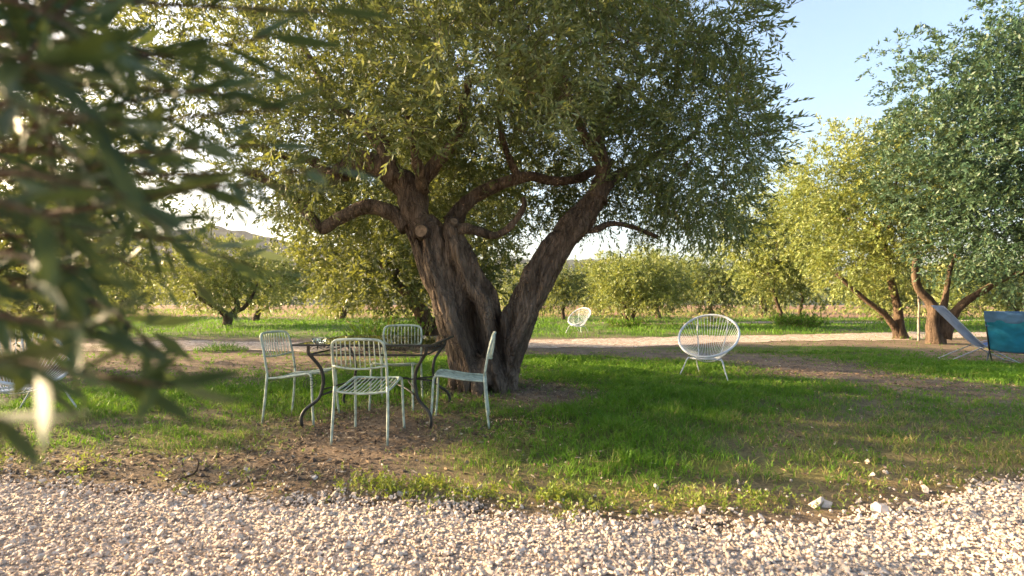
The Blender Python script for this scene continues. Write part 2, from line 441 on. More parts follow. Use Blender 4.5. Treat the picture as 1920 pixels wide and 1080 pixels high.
# hills
az = np.radians(np.linspace(-85, 85, 420))
HX = np.array([-9000, -2000, -600, 100, 250, 330, 400, 450, 500, 560, 700, 900, 1060, 1110, 1160, 1300, 1500, 1920, 3000, 9000])
HYp = np.array([500, 495, 478, 462, 445, 433, 424, 432, 446, 458, 474, 486, 489, 485, 488, 502, 520, 526, 524, 520])
prof = np.interp(np.clip(960 + 960 * np.tan(az), -9000, 9000), HX, HYp)
tanel = (570 - prof) / 960 * np.cos(az)
V = []
nr = 34
for k in range(nr):
    t = k / (nr - 1); d = 620 + 520 * t
    hh = tanel * 960 * np.sin(min(1, t / 0.7) * np.pi / 2) ** 1.2 + (0 if t < 0.7 else 0)
    bx = d * np.sin(az); by = d * np.cos(az)
    bump = np.array([noise.fractal(Vector((a / 26, c / 26, 0.3)), 1, 2, 4) for a, c in zip(bx, by)]) * 5 * min(1, t * 4)
    V.append(np.c_[bx, by, hh - 1 + bump + rng.uniform(0, 2.4, len(az)) * min(1, t * 4)])
V = np.vstack(V); k = len(az)
i = np.arange(nr - 1)[:, None]; j = np.arange(k - 1)[None, :]
F = np.stack(np.broadcast_arrays(i * k + j, i * k + j + 1, (i + 1) * k + j + 1, (i + 1) * k + j), -1).reshape(-1, 4)
HILL = mat_paint('wooded_hill', (0.018, 0.026, 0.018), 0.95, var=0.45, scale=0.03, bump=0, spec=0.05)
hill = obj('hills', V, F, HILL, smooth=False)
tag(hill, 'low wooded hills on the horizon', 'hills', kind='structure')

# ------------------------------------------------------------------ foliage
def foliage(o, d, nl, L, ll, lw, tint, droop=0.25, spread=0.72):
    """leafy twigs: origins o (N,3), directions d (N,3) -> quads, tint per vertex"""
    N = len(o); t = np.linspace(0.08, 1, nl)[None, :, None]
    Lr = (L * rng.uniform(0.65, 1.25, N))[:, None, None]
    pos = o[:, None, :] + d[:, None, :] * Lr * t
    pos[..., 2] -= (droop * Lr[..., 0] * t[..., 0] ** 2)
    s = nrm(np.cross(d, rng.normal(size=(N, 3)))); u = np.cross(d, s)
    ph = (np.arange(nl) * np.pi + (np.arange(nl) // 2) * (np.pi / 2))[None, :] + rng.uniform(-.5, .5, (N, nl))
    side = np.cos(ph)[..., None] * s[:, None, :] + np.sin(ph)[..., None] * u[:, None, :]
    fw = 1.0 - 0.45 * spread * (1 - 0.5 * t)
    dirv = d[:, None, :] * fw + side * spread * (1.05 - 0.55 * t) + rng.normal(scale=0.22, size=(N, nl, 3))
    dirv[..., 2] -= droop * 0.5
    dirv = nrm(dirv)
    w = nrm(np.cross(dirv, rng.normal(size=(N, nl, 3)) * 0.9 + np.array([0, 0, 0.6])))
    le = (ll * rng.uniform(0.65, 1.2, (N, nl)))[..., None]; wd = lw * (le / ll) * rng.uniform(0.75, 1.2, (N, nl))[..., None]
    mid = pos + dirv * le * 0.48
    V = np.stack([pos, mid + w * wd * 0.5, pos + dirv * le, mid - w * wd * 0.5], 2).reshape(-1, 3)
    T = np.clip(tint[:, None] + rng.normal(scale=0.13, size=(N, nl)), 0, 1)
    bright = rng.random((N, nl)) < 0.05
    T = np.where(bright, rng.uniform(0.85, 1, (N, nl)), T)
    M = N * nl
    return V, np.arange(M * 4).reshape(M, 4), np.repeat(T.ravel(), 4), (o, d, Lr[:, 0, 0])

def twig_mesh(o, d, L, droop, r=0.0022):
    """thin three-sided stems for the twigs"""
    N = len(o)
    s = nrm(np.cross(d, np.array([0.3, 0.5, 0.8]))); u = np.cross(d, s)
    P = []
    for t, rr in ((-0.35, 1.3), (0.5, 1.0), (1.0, 0.4)):
        c = o + d * (L * t)[:, None]; c[:, 2] -= droop * L * t * abs(t)
        for a in range(3):
            an = a * 2.094
            P.append(c + (np.cos(an) * s + np.sin(an) * u) * r * rr)
    V = np.stack(P, 1).reshape(-1, 3)
    b = np.arange(N)[:, None] * 9
    Fl = []
    for k in range(2):
        for a in range(3):
            a2 = (a + 1) % 3
            Fl.append(b + np.array([k * 3 + a, k * 3 + a2, k * 3 + 3 + a2, k * 3 + 3 + a])[None, :])
    return V, np.vstack(Fl)

def make_blobs(c, r, nb, br, zmin=None, low=0.25, flat=0.62):
    """clump centres spread through an ellipsoid envelope"""
    out = []
    g = (1 + 5 ** 0.5) / 2
    for k in range(nb):
        z = 1 - 2 * (k + 0.5) / nb; a = 2 * np.pi * k / g
        rr = math.sqrt(max(0, 1 - z * z))
        dvec = np.array([rr * math.cos(a), rr * math.sin(a), z]) + rng.normal(scale=0.13, size=3)
        p = np.array(c) + dvec * np.array(r) * (flat + rng.uniform(-0.08, 0.14))
        R0 = br * rng.uniform(0.75, 1.25)
        if zmin is not None and p[2] - R0 * 0.7 < zmin: p[2] = zmin + R0 * rng.uniform(0.6, 0.8)
        out.append((p, R0))
    out.append((np.array(c), br * 1.2))
    return out

def crown_twigs(blobs, ntw, up=0.25, rej=None, inner=0.55, gap=0.22):
    """twig origins on and within the clumps"""
    w = np.array([b[1] ** 2 for b in blobs]); w = w / w.sum()
    bi = rng.choice(len(blobs), size=int(ntw * 1.9), p=w)
    C = np.array([b[0] for b in blobs])[bi]; Rr = np.array([b[1] for b in blobs])[bi]
    d = nrm(rng.normal(size=(len(bi), 3)))
    rad = (inner + (1 - inner) * rng.random(len(bi)) ** 0.6)
    p = C + d * (Rr * rad)[:, None] * np.array([1, 1, 0.88])
    keep = np.ones(len(p), bool)
    depth = np.zeros(len(p))
    for c, r0 in blobs:
        q = np.linalg.norm((p - c), axis=1) / r0
        keep &= ~((q < 0.5) & (rng.random(len(p)) < 0.5))
    g = (pnoise(p[:, 0] + 0.6 * p[:, 2], p[:, 1] - 0.8 * p[:, 2], 1.9, 31) + 0.6 * pnoise(p[:, 0] * 2 - p[:, 2], p[:, 2] * 2 + p[:, 1], 2.3, 17))
    keep &= g > (-1.0 + gap * 2)
    if rej is not None: keep &= ~rej(p)
    p = p[keep][:ntw]; d = d[keep][:ntw]; bi = bi[keep][:ntw]
    dd = nrm(d * 0.75 + rng.normal(scale=0.42, size=d.shape) + np.array([0, 0, up]))
    bt = rng.normal(scale=0.10, size=len(blobs))[bi]
    return p, dd, bt

def add_crown(root, base, blobs, nleaf, nl, L, ll, lw, mat, tint=0.42, up=0.25, droop=0.3, rej=None, gap=0.22, twigs=False, inner=0.55, extra=None):
    p, d, bt = crown_twigs(blobs, nleaf // nl, up, rej, inner, gap)
    if extra is not None:
        p = np.vstack([p, extra[0]]); d = np.vstack([d, extra[1]]); bt = np.r_[bt, np.zeros(len(extra[0]))]
    V, F, T, (oo, dd, LL) = foliage(p, d, nl, L, ll, lw, np.clip(tint + bt + rng.normal(scale=0.07, size=len(p)), 0, 1), droop)
    V = V - np.array(base)
    c = obj('crown', V, F, mat, root, attr={'tint': T}); c['kind'] = 'stuff'
    if twigs:
        V, F = twig_mesh(oo[::3], dd[::3], LL[::3], droop)
        t = obj('twigs', V - np.array(base), F, BARK_FAR, root); t['kind'] = 'stuff'
    return c

def wob(P, amt, seed):
    """gnarl a path"""
    P = np.array(P)
    for k in range(len(P)):
        v = noise.noise_vector(Vector(P[k]) * 1.7 + Vector((seed, seed * 2, 0)))
        f = min(1, k / 3)
        P[k] = P[k] + np.array(v) * amt * f
    return P

def limb_geo(P, r0, r1, seed, nseg=14, sides=9, rough=0.16, g=None):
    S = wob(smooth_path(P, nseg), r0 * 0.55, seed)
    t = np.linspace(0, 1, nseg); r = r0 + (r1 - r0) * t ** 0.8
    V, F = tube(S, r, sides)
    C = np.repeat(S, sides, 0)
    k = np.array([noise.noise(Vector(v) * 7 + Vector((seed, 0, 0))) for v in V])
    V = C + (V - C) * (1 + rough * k[:, None] * 2)
    if g is None: g = Geo()
    g.put(V, F); return g

def olive_tree(label, base, trunks, c, r, nb, br, nleaf, ll, lw, mat, zmin=0.6, L=0.35, nl=14, tr=0.2, nlimb=7, name='olive_tree', group='olive trees of the grove',
               tint=0.45, up=0.2, gap=0.2, bark=None, rej=None, fork=None, flat=0.62, low_limbs=0.5):
    bz = float(ground_h(base[0], base[1])); B = (base[0], base[1], bz)
    root = empty(name, B); tag(root, label, 'tree', group)
    blobs = make_blobs(c, r, nb, br, zmin, flat=flat)
    g = Geo(); bark = bark or BARK_FAR
    ends = []
    for k, P in enumerate(trunks):
        P = np.array([(p[0], p[1], p[2] + bz) for p in P], dtype=float)
        r0 = tr * (1 if k == 0 else 0.75)
        P[0][2] -= 0.12
        S = smooth_path(P, 16)
        t = np.linspace(0, 1, 16); rad = r0 * (1 - 0.55 * t) * (1 + 0.55 * np.exp(-t * 9))
        S = wob(S, r0 * 0.5, 3 + k)
        V, F = tube(S, rad, 12)
        C = np.repeat(S, 12, 0)
        kk = np.array([noise.noise(Vector((v[0] * 6, v[1] * 6, v[2] * 1.8))) + 0.5 * noise.noise(Vector(v) * 13) for v in V])
        V = C + (V - C) * (1 + 0.28 * kk[:, None])
        g.put(V - np.array(B), F)
        ends.append((S[-1], rad[-1]))
    V, F = g.get(); obj('trunk', V, F, bark, root, True)
    order = sorted(blobs, key=lambda q: q[0][2] + rng.uniform(-1, 1) * r[2])
    for k in range(min(nlimb, len(order))):
        tgt, R0 = order[int(k * len(order) / nlimb)]
        e, re = min(ends, key=lambda q: np.linalg.norm(q[0] - tgt))
        m = e * 0.55 + tgt * 0.45 + np.array([0, 0, 0.12 * np.linalg.norm(tgt - e)]) + rng.normal(scale=0.12, size=3)
        gl = limb_geo([e - (0, 0, 0.03), m, tgt], re * 0.75, re * 0.15, k * 3.1, 10, 7)
        V, F = gl.get(); obj('limb', V - np.array(B), F, bark, root, True)
    add_crown(root, B, blobs, nleaf, nl, L, ll, lw, mat, tint, up, rej=rej, gap=gap)
    return root

def pix(px, py, d):
    """a place in the grove, from its bearing and distance (metres ahead of the viewpoint)"""
    return np.array([(px - 960) / 960 * d, d, CAM_H - (py - 570) / 960 * d])

# ------------------------------------------------------------------ the big old olive
def big_olive():
    bz = float(ground_h(*TREE)); B = np.array([TREE[0], TREE[1], 0.0])
    root = empty('olive_tree', (TREE[0], TREE[1], 0)); tag(root, 'huge old olive with a split gnarled trunk behind the metal table', 'tree', 'olive trees of the grove')
    D = TREE[1]
    def q(px, py, dy=0.0): return pix(px, py, D + dy)
    g = Geo()
    def strand(pts, rs, sides=10, n=26, seed=0):
        P = np.array([q(*p) for p in pts]); S = smooth_path(np.c_[P, rs], n)
        S[:, :3] = wob(S[:, :3], 0.035, seed)
        V, F = tube(S[:, :3], np.maximum(S[:, 3], 0.012), sides)
        C = np.repeat(S[:, :3], sides, 0)
        k = np.array([noise.noise(Vector((v[0] * 5, v[1] * 5, v[2] * 2)) + Vector((seed, 0, 0))) for v in V])
        g.put(C + (V - C) * (1 + 0.25 * k[:, None]), F)
    # left stem: a bundle of twisting strands
    strand([(919, 775), (904, 690), (886, 600), (854, 520), (820, 455), (797, 415)], [0.258, 0.232, 0.203, 0.164, 0.138, 0.117], 12, seed=1)
    strand([(872, 770), (861, 690), (845, 610), (814, 530), (782, 470), (762, 420)], [0.172, 0.146, 0.136, 0.116, 0.090, 0.069], seed=2)
    strand([(892, 775, -.28), (882, 700, -.24), (857, 620, -.22), (831, 545, -.20), (808, 480, -.16), (790, 420, -.1)], [0.129, 0.103, 0.100, 0.089, 0.076, 0.055], seed=3)
    strand([(944, 775, -.22), (937, 720, -.20), (927, 650, -.16), (907, 575, -.20), (869, 510, -.19), (845, 450, -.13), (838, 405, -.05)], [0.129, 0.112, 0.095, 0.093, 0.084, 0.076, 0.048], seed=4)
    strand([(919, 775, .3), (901, 690, .26), (886, 600, .22), (852, 520, .2), (822, 440, .15)], [0.172, 0.155, 0.138, 0.114, 0.082], seed=5)
    strand([(954, 760, .05), (948, 700, .05), (930, 640, .02), (909, 560, .02), (872, 480, .02), (852, 425, .02)], [0.146, 0.120, 0.120, 0.114, 0.090, 0.069], seed=6)
    # right stem
    strand([(926, 775), (934, 700), (954, 630), (990, 560), (1028, 490), (1066, 435), (1098, 400), (1122, 365)], [0.193, 0.176, 0.168, 0.176, 0.168, 0.155, 0.139, 0.109], 12, seed=7)
    strand([(938, 770, -.15), (947, 700, -.14), (967, 630, -.14), (998, 560, -.13), (1036, 490, -.12), (1080, 430, -.08), (1115, 385, -.05)], [0.109, 0.092, 0.084, 0.092, 0.092, 0.084, 0.059], seed=8)
    strand([(911, 770, -.12), (919, 700, -.14), (940, 630, -.12), (968, 570, -.12), (1005, 500, -.12), (1042, 440, -.08), (1075, 405, 0)], [0.101, 0.084, 0.076, 0.084, 0.084, 0.076, 0.050], seed=9)
    strand([(941, 775, .15), (956, 690, .15), (979, 620, .13), (1015, 540, .12), (1055, 465, .1), (1095, 415, .05)], [0.126, 0.109, 0.101, 0.109, 0.101, 0.076], seed=10)
    # root flare
    for a, ln in ((195, .42), (235, .40), (268, .42), (305, .42), (345, .40), (60, .4), (120, .4)):
        ca, sa = math.cos(R(a)), math.sin(R(a))
        P = np.array([(TREE[0] - .29 + ca * u * 0.5, TREE[1] + sa * u * .62, z) for u, z in ((.35, .45), (.62, .2), (.95 * ln / .55, .06), (1.25 * ln / .55, -.06))])
        V, F = tube(smooth_path(P, 10), np.linspace(.13, .05, 10), 8); g.put(V, F)
    V, F = g.get()
    tmp = obj('tmp_trunk', V, F, BARK)
    md = tmp.modifiers.new('r', 'REMESH'); md.mode = 'VOXEL'; md.voxel_size = 0.0148
    sm = tmp.modifiers.new('s', 'SMOOTH'); sm.iterations = 2; sm.factor = 0.4
    dg = bpy.context.evaluated_depsgraph_get(); dg.update()
    ev = bpy.data.meshes.new_from_object(tmp.evaluated_get(dg))
    bpy.data.objects.remove(tmp)
    ev.name = 'trunk'
    nv = len(ev.vertices); co = np.empty(nv * 3, np.float32); ev.vertices.foreach_get('co', co); co = co.reshape(-1, 3)
    no = np.empty(nv * 3, np.float32); ev.vertices.foreach_get('normal', no); no = no.reshape(-1, 3)
    dsp = np.empty(nv)
    for k in range(nv):
        v = co[k]; lean = v[0] + (0.33 if v[0] < 0 else -0.5) * v[2]
        p = Vector((lean * 13, v[1] * 13, v[2] * 1.9))
        rdg = 1 - abs(noise.noise(p)) * 2
        rd2 = 1 - abs(noise.noise(Vector((lean * 5.5, v[1] * 5.5, v[2] * 1.1)))) * 2
        rd3 = 1 - abs(noise.noise(Vector((lean * 24, v[1] * 24, v[2] * 3.6)))) * 2
        dsp[k] = 0.040 * min(rdg, .7) + 0.055 * min(rd2, .65) + 0.016 * min(rd3, .7) - 0.05 + 0.014 * noise.noise(Vector((lean * 30, v[1] * 30, v[2] * 7))) + 0.035 * noise.noise(Vector(v) * 3.1)
    co = co + no * dsp[:, None]
    # the hollow in the front of the left stem and the cleft between the stems
    for (px, py, sx, sz, dep) in ((890, 640, .085, .28, .34), (884, 592, .055, .14, .2), (936, 650, .045, .36, .22), (958, 600, .03, .16, .08), (848, 500, .03, .2, .07), (1010, 520, .025, .3, .06)):
        c = q(px, py, -.3)
        dx = (co[:, 0] - c[0] - 0.12 * (co[:, 2] - c[2]) * (-1 if px < 940 else 1)) / sx; dz = (co[:, 2] - c[2]) / sz
        wgt = np.exp(-(dx ** 2 + dz ** 2)) * (no[:, 1] < 0.25)
        co[:, 1] += wgt * dep
    co = co - B
    ev.vertices.foreach_set('co', co.astype(np.float32).ravel()); ev.update()
    ev.polygons.foreach_set('use_smooth', np.ones(len(ev.polygons), bool))
    if not ev.materials: ev.materials.append(BARK)
    add('trunk', ev, root)
    # limbs seen below the crown
    limbs = [
        ([(800, 440), (778, 390), (757, 352), (725, 320), (668, 308), (622, 335, .1)], .20, .115),
        ([(765, 425), (738, 402), (690, 390), (640, 405), (600, 428), (575, 400), (515, 352), (455, 318)], .105, .05),
        ([(855, 430), (890, 432), (930, 440), (962, 418), (980, 388), (978, 372)], .07, .025),
        ([(845, 420, .25), (880, 378, .3), (925, 350, .3), (985, 335, .35), (1080, 333, .4), (1150, 300, .5)], .11, .045),
        ([(1080, 425), (1110, 432), (1145, 420), (1190, 428), (1235, 446)], .05, .022),
        ([(1118, 375), (1135, 320), (1125, 250), (1160, 150)], .13, .04),
        ([(1105, 395, .1), (1150, 340, .4), (1230, 290, .8), (1310, 250, 1.0)], .10, .03),
        ([(780, 400), (800, 330), (860, 250, -.2), (880, 150, -.4)], .13, .04),
        ([(740, 340), (700, 260), (620, 180, .3), (560, 80, .5)], .12, .035),
        ([(625, 335, .1), (580, 300, .2), (520, 290, .3), (450, 240, .3)], .085, .03),
        ([(975, 335, .35), (945, 270, .2), (935, 200, .0), (960, 100, -.2)], .055, .02),
        ([(1125, 300), (1080, 220, -.4), (1060, 140, -.9)], .07, .02),
        ([(790, 360), (780, 280, -.5), (760, 200, -1.0)], .08, .025),
    ]
    for k, (pts, r0, r1) in enumerate(limbs):
        gl = limb_geo([q(*p) for p in pts], r0, r1, k * 2.3 + 1, 30, 12, 0.17)
        V, F = gl.get(); obj('limb', V - B, F, BARK, root, True)
    # sawn-off stubs
    for (px, py, dy, rr, dirv) in ((791, 434, -.20, .085, (-.12, -1, .05)), (850, 418, -.10, .05, (.35, -.8, .5))):
        c = q(px, py, dy); dv = nrm(np.array(dirv))
        P = np.array([c - dv * .12, c, c + dv * .035])
        V, F = tube(P, [rr * 1.25, rr * 1.05, rr], 14)
        s = obj('sawn_stub', V - B, F, BARK, root, True)
        V, F = tube(np.array([c + dv * .03, c + dv * .040]), [rr * .86, rr * .82], 14)
        obj('cut_face', V - B, F, CUT, s)
    # crown
    c = (-0.35, 6.2, 4.0); r = (3.45, 3.35, 2.45)
    blobs = make_blobs(c, r, 62, 0.80, 2.15, flat=0.74)
    blobs += make_blobs((c[0], c[1], 4.0), (2.0, 2.0, 1.4), 16, 0.75, 2.9, flat=0.7)
    for p, rr in (((-3.05, 6.3, 2.55), .5), ((-2.5, 5.6, 2.45), .5), ((-3.3, 7.2, 2.75), .5), ((2.35, 6.2, 2.2), .55), ((1.75, 6.6, 2.1), .5), ((2.75, 6.1, 2.5), .65), ((2.7, 6.6, 2.7), .65), ((2.45, 5.8, 3.1), .7), ((1.2, 7.0, 2.2), .55), ((2.75, 5.2, 2.6), .6), ((-1.7, 6.9, 2.35), .5), ((0.3, 7.6, 2.4), .7), ((-2.2, 7.2, 2.7), .7), ((-1.4, 7.5, 2.8), .75), ((-.6, 7.3, 2.9), .7), ((.2, 7.4, 3.1), .75), ((1.0, 7.4, 2.9), .7), ((-2.6, 6.6, 3.1), .6), ((.45, 6.9, 2.75), .5), ((-1.9, 6.5, 3.2), .5), ((-0.9, 8.0, 2.3), .6), ((-3.9, 6.3, 3.4), .8), ((-3.75, 5.6, 4.2), .85), ((-3.5, 7.2, 4.6), .9), ((1.5, 5.8, 3.7), .85), ((2.2, 6.4, 3.5), .85), ((1.5, 6.9, 4.4), .85), ((2.2, 5.6, 4.3), .8), ((1.8, 7.3, 3.2), .8), ((2.5, 6.9, 2.9), .7), ((1.1, 5.3, 4.5), .8), ((2.0, 6.3, 2.75), .65), ((2.4, 6.9, 4.0), .8), ((1.1, 6.6, 3.2), .7), ((-3.2, 4.9, 4.6), .8), ((-3.4, 5.2, 3.4), .7)):
        blobs.append((np.array(p), rr))
    def rej(p):
        ax_ = np.abs(p[:, 0] + 0.35) / p[:, 1]
        lim = CAM_H + p[:, 1] * (0.325 - 0.18 * sstep(.16, .42, ax_))
        lim = np.where(p[:, 1] < 6.5, lim, 1.95)
        u_ = 960 + 960 * p[:, 0] / p[:, 1]; v_ = 570 - 960 * (p[:, 2] - CAM_H) / p[:, 1]
        sil = (u_ > 1430 - 0.45 * np.maximum(0, v_ - 370) - .12 * np.maximum(0, 100 - v_) + 22 * np.sin(v_ * .03)) | (p[:, 0] / p[:, 1] < -0.82)
        win = (u_ > 315) & (u_ < 560) & (v_ > 385 + 25 * np.sin(u_ * .05)) & (rng.random(len(p)) < .9)
        win |= (u_ > 1075) & (u_ < 1175) & (v_ > 415) & (rng.random(len(p)) < .93)
        win |= (u_ > 1175) & (u_ < 1480) & (v_ > 445 + 12 * np.sin(u_ * .06)) & (rng.random(len(p)) < .85)
        return (p[:, 2] < lim) | sil | win
    # hanging sprays along the lower fringe
    ne = 420
    ex = np.where(rng.random(ne) < 0.75, rng.uniform(0.9, 3.0, ne), rng.uniform(-3.8, -1.9, ne))
    ey = rng.uniform(5.2, 7.4, ne); ez = CAM_H + ey * rng.uniform(.125, .2, ne) + 0.05 * np.abs(ex)
    ed = nrm(np.c_[rng.normal(scale=.4, size=ne), rng.normal(scale=.4, size=ne), rng.uniform(-1.1, -.2, ne)])
    kp = ~rej(np.c_[ex, ey, ez]); ex, ey, ez, ed = ex[kp], ey[kp], ez[kp], ed[kp]
    add_crown(root, B, blobs, 292000, 18, 0.32, 0.070, 0.0205, LEAF, 0.5, 0.16, 0.25, rej, gap=0.20, twigs=True, extra=(np.c_[ex, ey, ez], ed))
    return root
big_olive()

# ------------------------------------------------------------------ other olives
olive_tree('broad shaded olive hanging low behind the big trunk', (-2.05, 13.0),
           [[(-2.05, 13, 0), (-2.15, 13, .55), (-2.5, 13.0, 1.2), (-3.0, 13, 1.7)], [(-1.95, 13, 0), (-1.8, 13, .6), (-1.5, 13.1, 1.3), (-1.2, 13.2, 1.9)]],
           (-2.8, 13.4, 3.1), (3.7, 3.0, 2.5), 44, 0.95, 56000, .13, .050, LEAF, zmin=.85, L=.4, tr=.25, tint=.13)  # low tint paints the shade on this crown into its leaves
olive_tree('low spreading sunlit olive with a forked trunk across the track on the left', (-13.8, 24.7),
           [[(-13.8, 24.7, 0), (-13.75, 24.7, .5), (-14.2, 24.6, .95), (-15.0, 24.5, 1.35)], [(-13.78, 24.7, .1), (-13.5, 24.7, .6), (-12.9, 24.7, .95), (-12.4, 24.7, 1.7)], [(-13.5, 24.7, .65), (-13.3, 24.8, 1.0), (-13.6, 24.9, 1.9)]],
           (-14.2, 24.8, 2.45), (3.1, 2.5, 1.75), 34, 0.78, 32000, .14, .050, LEAF_SUNLIT, zmin=.8, L=.45, tr=.2, tint=.5, gap=.16)
olive_tree('rounded olive just behind the forked olive on the left', (-16.2, 32.5), [[(-16.2, 32.5, 0), (-16.1, 32.5, .7), (-15.8, 32.5, 1.5)]],
           (-15.0, 32.6, 2.7), (2.4, 2.2, 1.9), 22, .8, 15000, .19, .07, LEAF_SUNLIT, zmin=.4, L=.5, tr=.22)
olive_tree('bushy sunlit olive between the two round chairs, leaves nearly to the ground', (5.5, 24.4),
           [[(5.5, 24.4, 0), (5.5, 24.4, .5), (5.3, 24.4, 1.2)], [(5.65, 24.4, 0), (5.8, 24.4, .6), (6.2, 24.4, 1.3)], [(5.4, 24.5, 0), (5.6, 24.6, .7), (5.7, 24.7, 1.5)]],
           (6.0, 24.6, 2.05), (2.5, 2.2, 1.55), 28, .72, 27000, .14, .050, LEAF_SUNLIT, zmin=.35, L=.42, tr=.16, tint=.48)
olive_tree('small dark olive close to the right stem of the big trunk', (3.4, 34), [[(3.4, 34, 0), (3.4, 34, .6), (3.5, 34, 1.4)]],
           (3.4, 34, 2.3), (1.7, 1.6, 1.35), 16, .65, 10000, .18, .07, LEAF, zmin=.3, L=.45, tr=.15, tint=.35)
olive_tree('rounded olive behind the right side of the bushy one', (10.3, 36), [[(10.3, 36, 0), (10.2, 36, .7), (10, 36, 1.6)]],
           (10, 36, 2.9), (2.7, 2.3, 2.0), 22, .85, 14000, .2, .075, LEAF_SUNLIT, zmin=.3, L=.5, tr=.2)
olive_tree('grey green olive behind the round cord chair', (12.1, 31), [[(12.1, 31, 0), (12.1, 31, .6), (12.0, 31, 1.4)]],
           (12.0, 31, 2.5), (2.4, 2.1, 1.95), 22, .8, 15000, .18, .07, LEAF, zmin=.3, L=.5, tr=.2, tint=.5)
olive_tree('sunlit olive with two thin trunks above a clump of weeds', (13.4, 25),
           [[(13.2, 25, 0), (13.1, 25, .7), (12.8, 25, 1.6)], [(13.95, 25, 0), (14.1, 25, .8), (14.2, 25, 1.7)]],
           (13.3, 25.2, 4.0), (2.75, 2.5, 3.2), 36, .95, 40000, .17, .062, LEAF_SUNLIT, zmin=.85, L=.5, tr=.14, tint=.55)
olive_tree('tall sunlit olive whose trunk splits in two leaning limbs', (12.5, 16.4),
           [[(12.5, 16.4, 0), (12.35, 16.4, .6), (12.3, 16.4, 1.3), (12.0, 16.3, 2.2), (11.9, 16.3, 3)], [(12.5, 16.4, 0), (12.1, 16.35, .55), (11.3, 16.2, 1.15), (10.3, 16.3, 2.1)]],
           (11.6, 16.6, 4.1), (2.5, 2.7, 3.2), 44, 0.98, 62000, .12, .043, LEAF_SUNLIT, zmin=.95, L=.4, tr=.16, tint=.55)
olive_tree('massive shaded olive with a stout forked trunk beside the blue chairs', (11.75, 14.2),
           [[(11.75, 14.2, 0), (11.7, 14.2, .6), (11.6, 14.2, 1.15), (11.2, 14.2, 1.7), (11.1, 14.1, 2.4)], [(11.85, 14.2, 0), (11.9, 14.2, .7), (12.0, 14.2, 1.3), (12.1, 14.1, 2.2)], [(11.95, 14.2, .3), (12.3, 14, 1.1), (13.0, 13.7, 1.7), (14.0, 13.2, 2.2)]],
           (12.9, 12.9, 5.0), (3.3, 2.8, 4.1), 84, 1.05, 122000, .112, .044, LEAF_SHADED, zmin=1.2, L=.36, tr=.165, tint=.45, nlimb=6, gap=.0)
for lab, px, d, ztop, rx, mat_, nl_ in (
        ('leafy olive at the far right beyond the blue chairs', 1890, 25, 3.9, 2.7, LEAF_SUNLIT, 18000),
        ('distant olive showing between the sunlit olives and the stout forked trunk', 1650, 36, 4.2, 2.6, LEAF_SUNLIT, 11000),
        ('distant olive right of the grey green olive', 1430, 44, 5.0, 2.8, LEAF, 10000),
        ('faraway olive in the gap right of the big trunk', 1120, 52, 5.6, 2.8, LEAF_SUNLIT, 9000),
        ('distant olive seen low behind the split of the big trunk', 985, 42, 4.6, 2.6, LEAF, 9000),
        ('distant olive at the left behind the blurred leaves', 215, 41, 4.4, 2.7, LEAF_SUNLIT, 12000),
        ('distant olive glimpsed beneath the broad shaded olive, left of the big trunk', 640, 38, 4.8, 2.8, LEAF_SUNLIT, 10000),
        ('olive at the far left edge behind the blurred leaves', 60, 40, 4.6, 2.9, LEAF, 12000),
        ('distant olive behind the stout forked trunk', 1775, 34, 4.2, 2.6, LEAF, 10000),
        ('faraway olive beyond the bushy one', 1255, 58, 5.6, 3.2, LEAF, 8000)):
    p = pix(px, 570, d)
    cz = 0.5 * (ztop + 0.3)
    olive_tree(lab, (p[0], d), [[(p[0], d, 0), (p[0] + .1, d, .6), (p[0] - .1, d, 1.4)], [(p[0] + .1, d, .1), (p[0] + .4, d, .8), (p[0] + .7, d, 1.6)]],
               (p[0], d, cz), (rx, rx * .9, cz - .5), 20, rx * .36, nl_, (.0056 * d), (.0023 * d), mat_, zmin=.3, L=.016 * d, tr=.2, nlimb=5)
# olives beside the view whose shade falls across the lawn
olive_tree('large olive at the left margin behind the blurred leaves', (-9.6, 9.1), [[(-9.6, 9.1, 0), (-9.6, 9.1, .7), (-9.3, 9.1, 1.5)], [(-9.5, 9.1, .2), (-9.8, 9.1, .9), (-10.3, 9.1, 1.7)]],
           (-9.6, 8.9, 3.1), (3.3, 3.3, 2.7), 46, 1.0, 34000, .125, .048, LEAF, zmin=.5, L=.4, tr=.26)
olive_tree('olive standing farther back at the left margin', (-15.0, 17.0), [[(-15.0, 17.0, 0), (-15.0, 17.0, .7), (-14.8, 17.0, 1.5)]],
           (-15.0, 17.0, 3.2), (3.2, 3.1, 2.8), 34, .95, 17000, .15, .06, LEAF, zmin=.6, L=.42, tr=.24)

# far trees at the foot of the hills
nt = 2600
ta = rng.uniform(-1.0, 1.0, nt); td_ = rng.uniform(110, 330, nt)
cl = 0.5 + 0.5 * pnoise(ta * 40, td_ * 0.05, 1.0, 44)
keep = rng.random(nt) < 0.25 + 0.75 * cl; ta = ta[keep]; td_ = td_[keep]; cl = cl[keep]
px_ = td_ * np.sin(ta); py_ = td_ * np.cos(ta)
pz_ = rng.uniform(0.5, 1, len(ta)) * (5 + 9 * cl) * rng.random(len(ta)) ** 0.5
V, F, T, _ = foliage(np.c_[px_, py_, pz_], nrm(rng.normal(size=(len(ta), 3)) + (0, 0, .4)), 9, 3.6, 1.9, 1.0, rng.uniform(.2, .7, len(ta)))
tl = obj('treeline', V, F, LEAF, attr={'tint': T}); tag(tl, 'dark far-off trees at the foot of the hills', 'trees', kind='stuff')

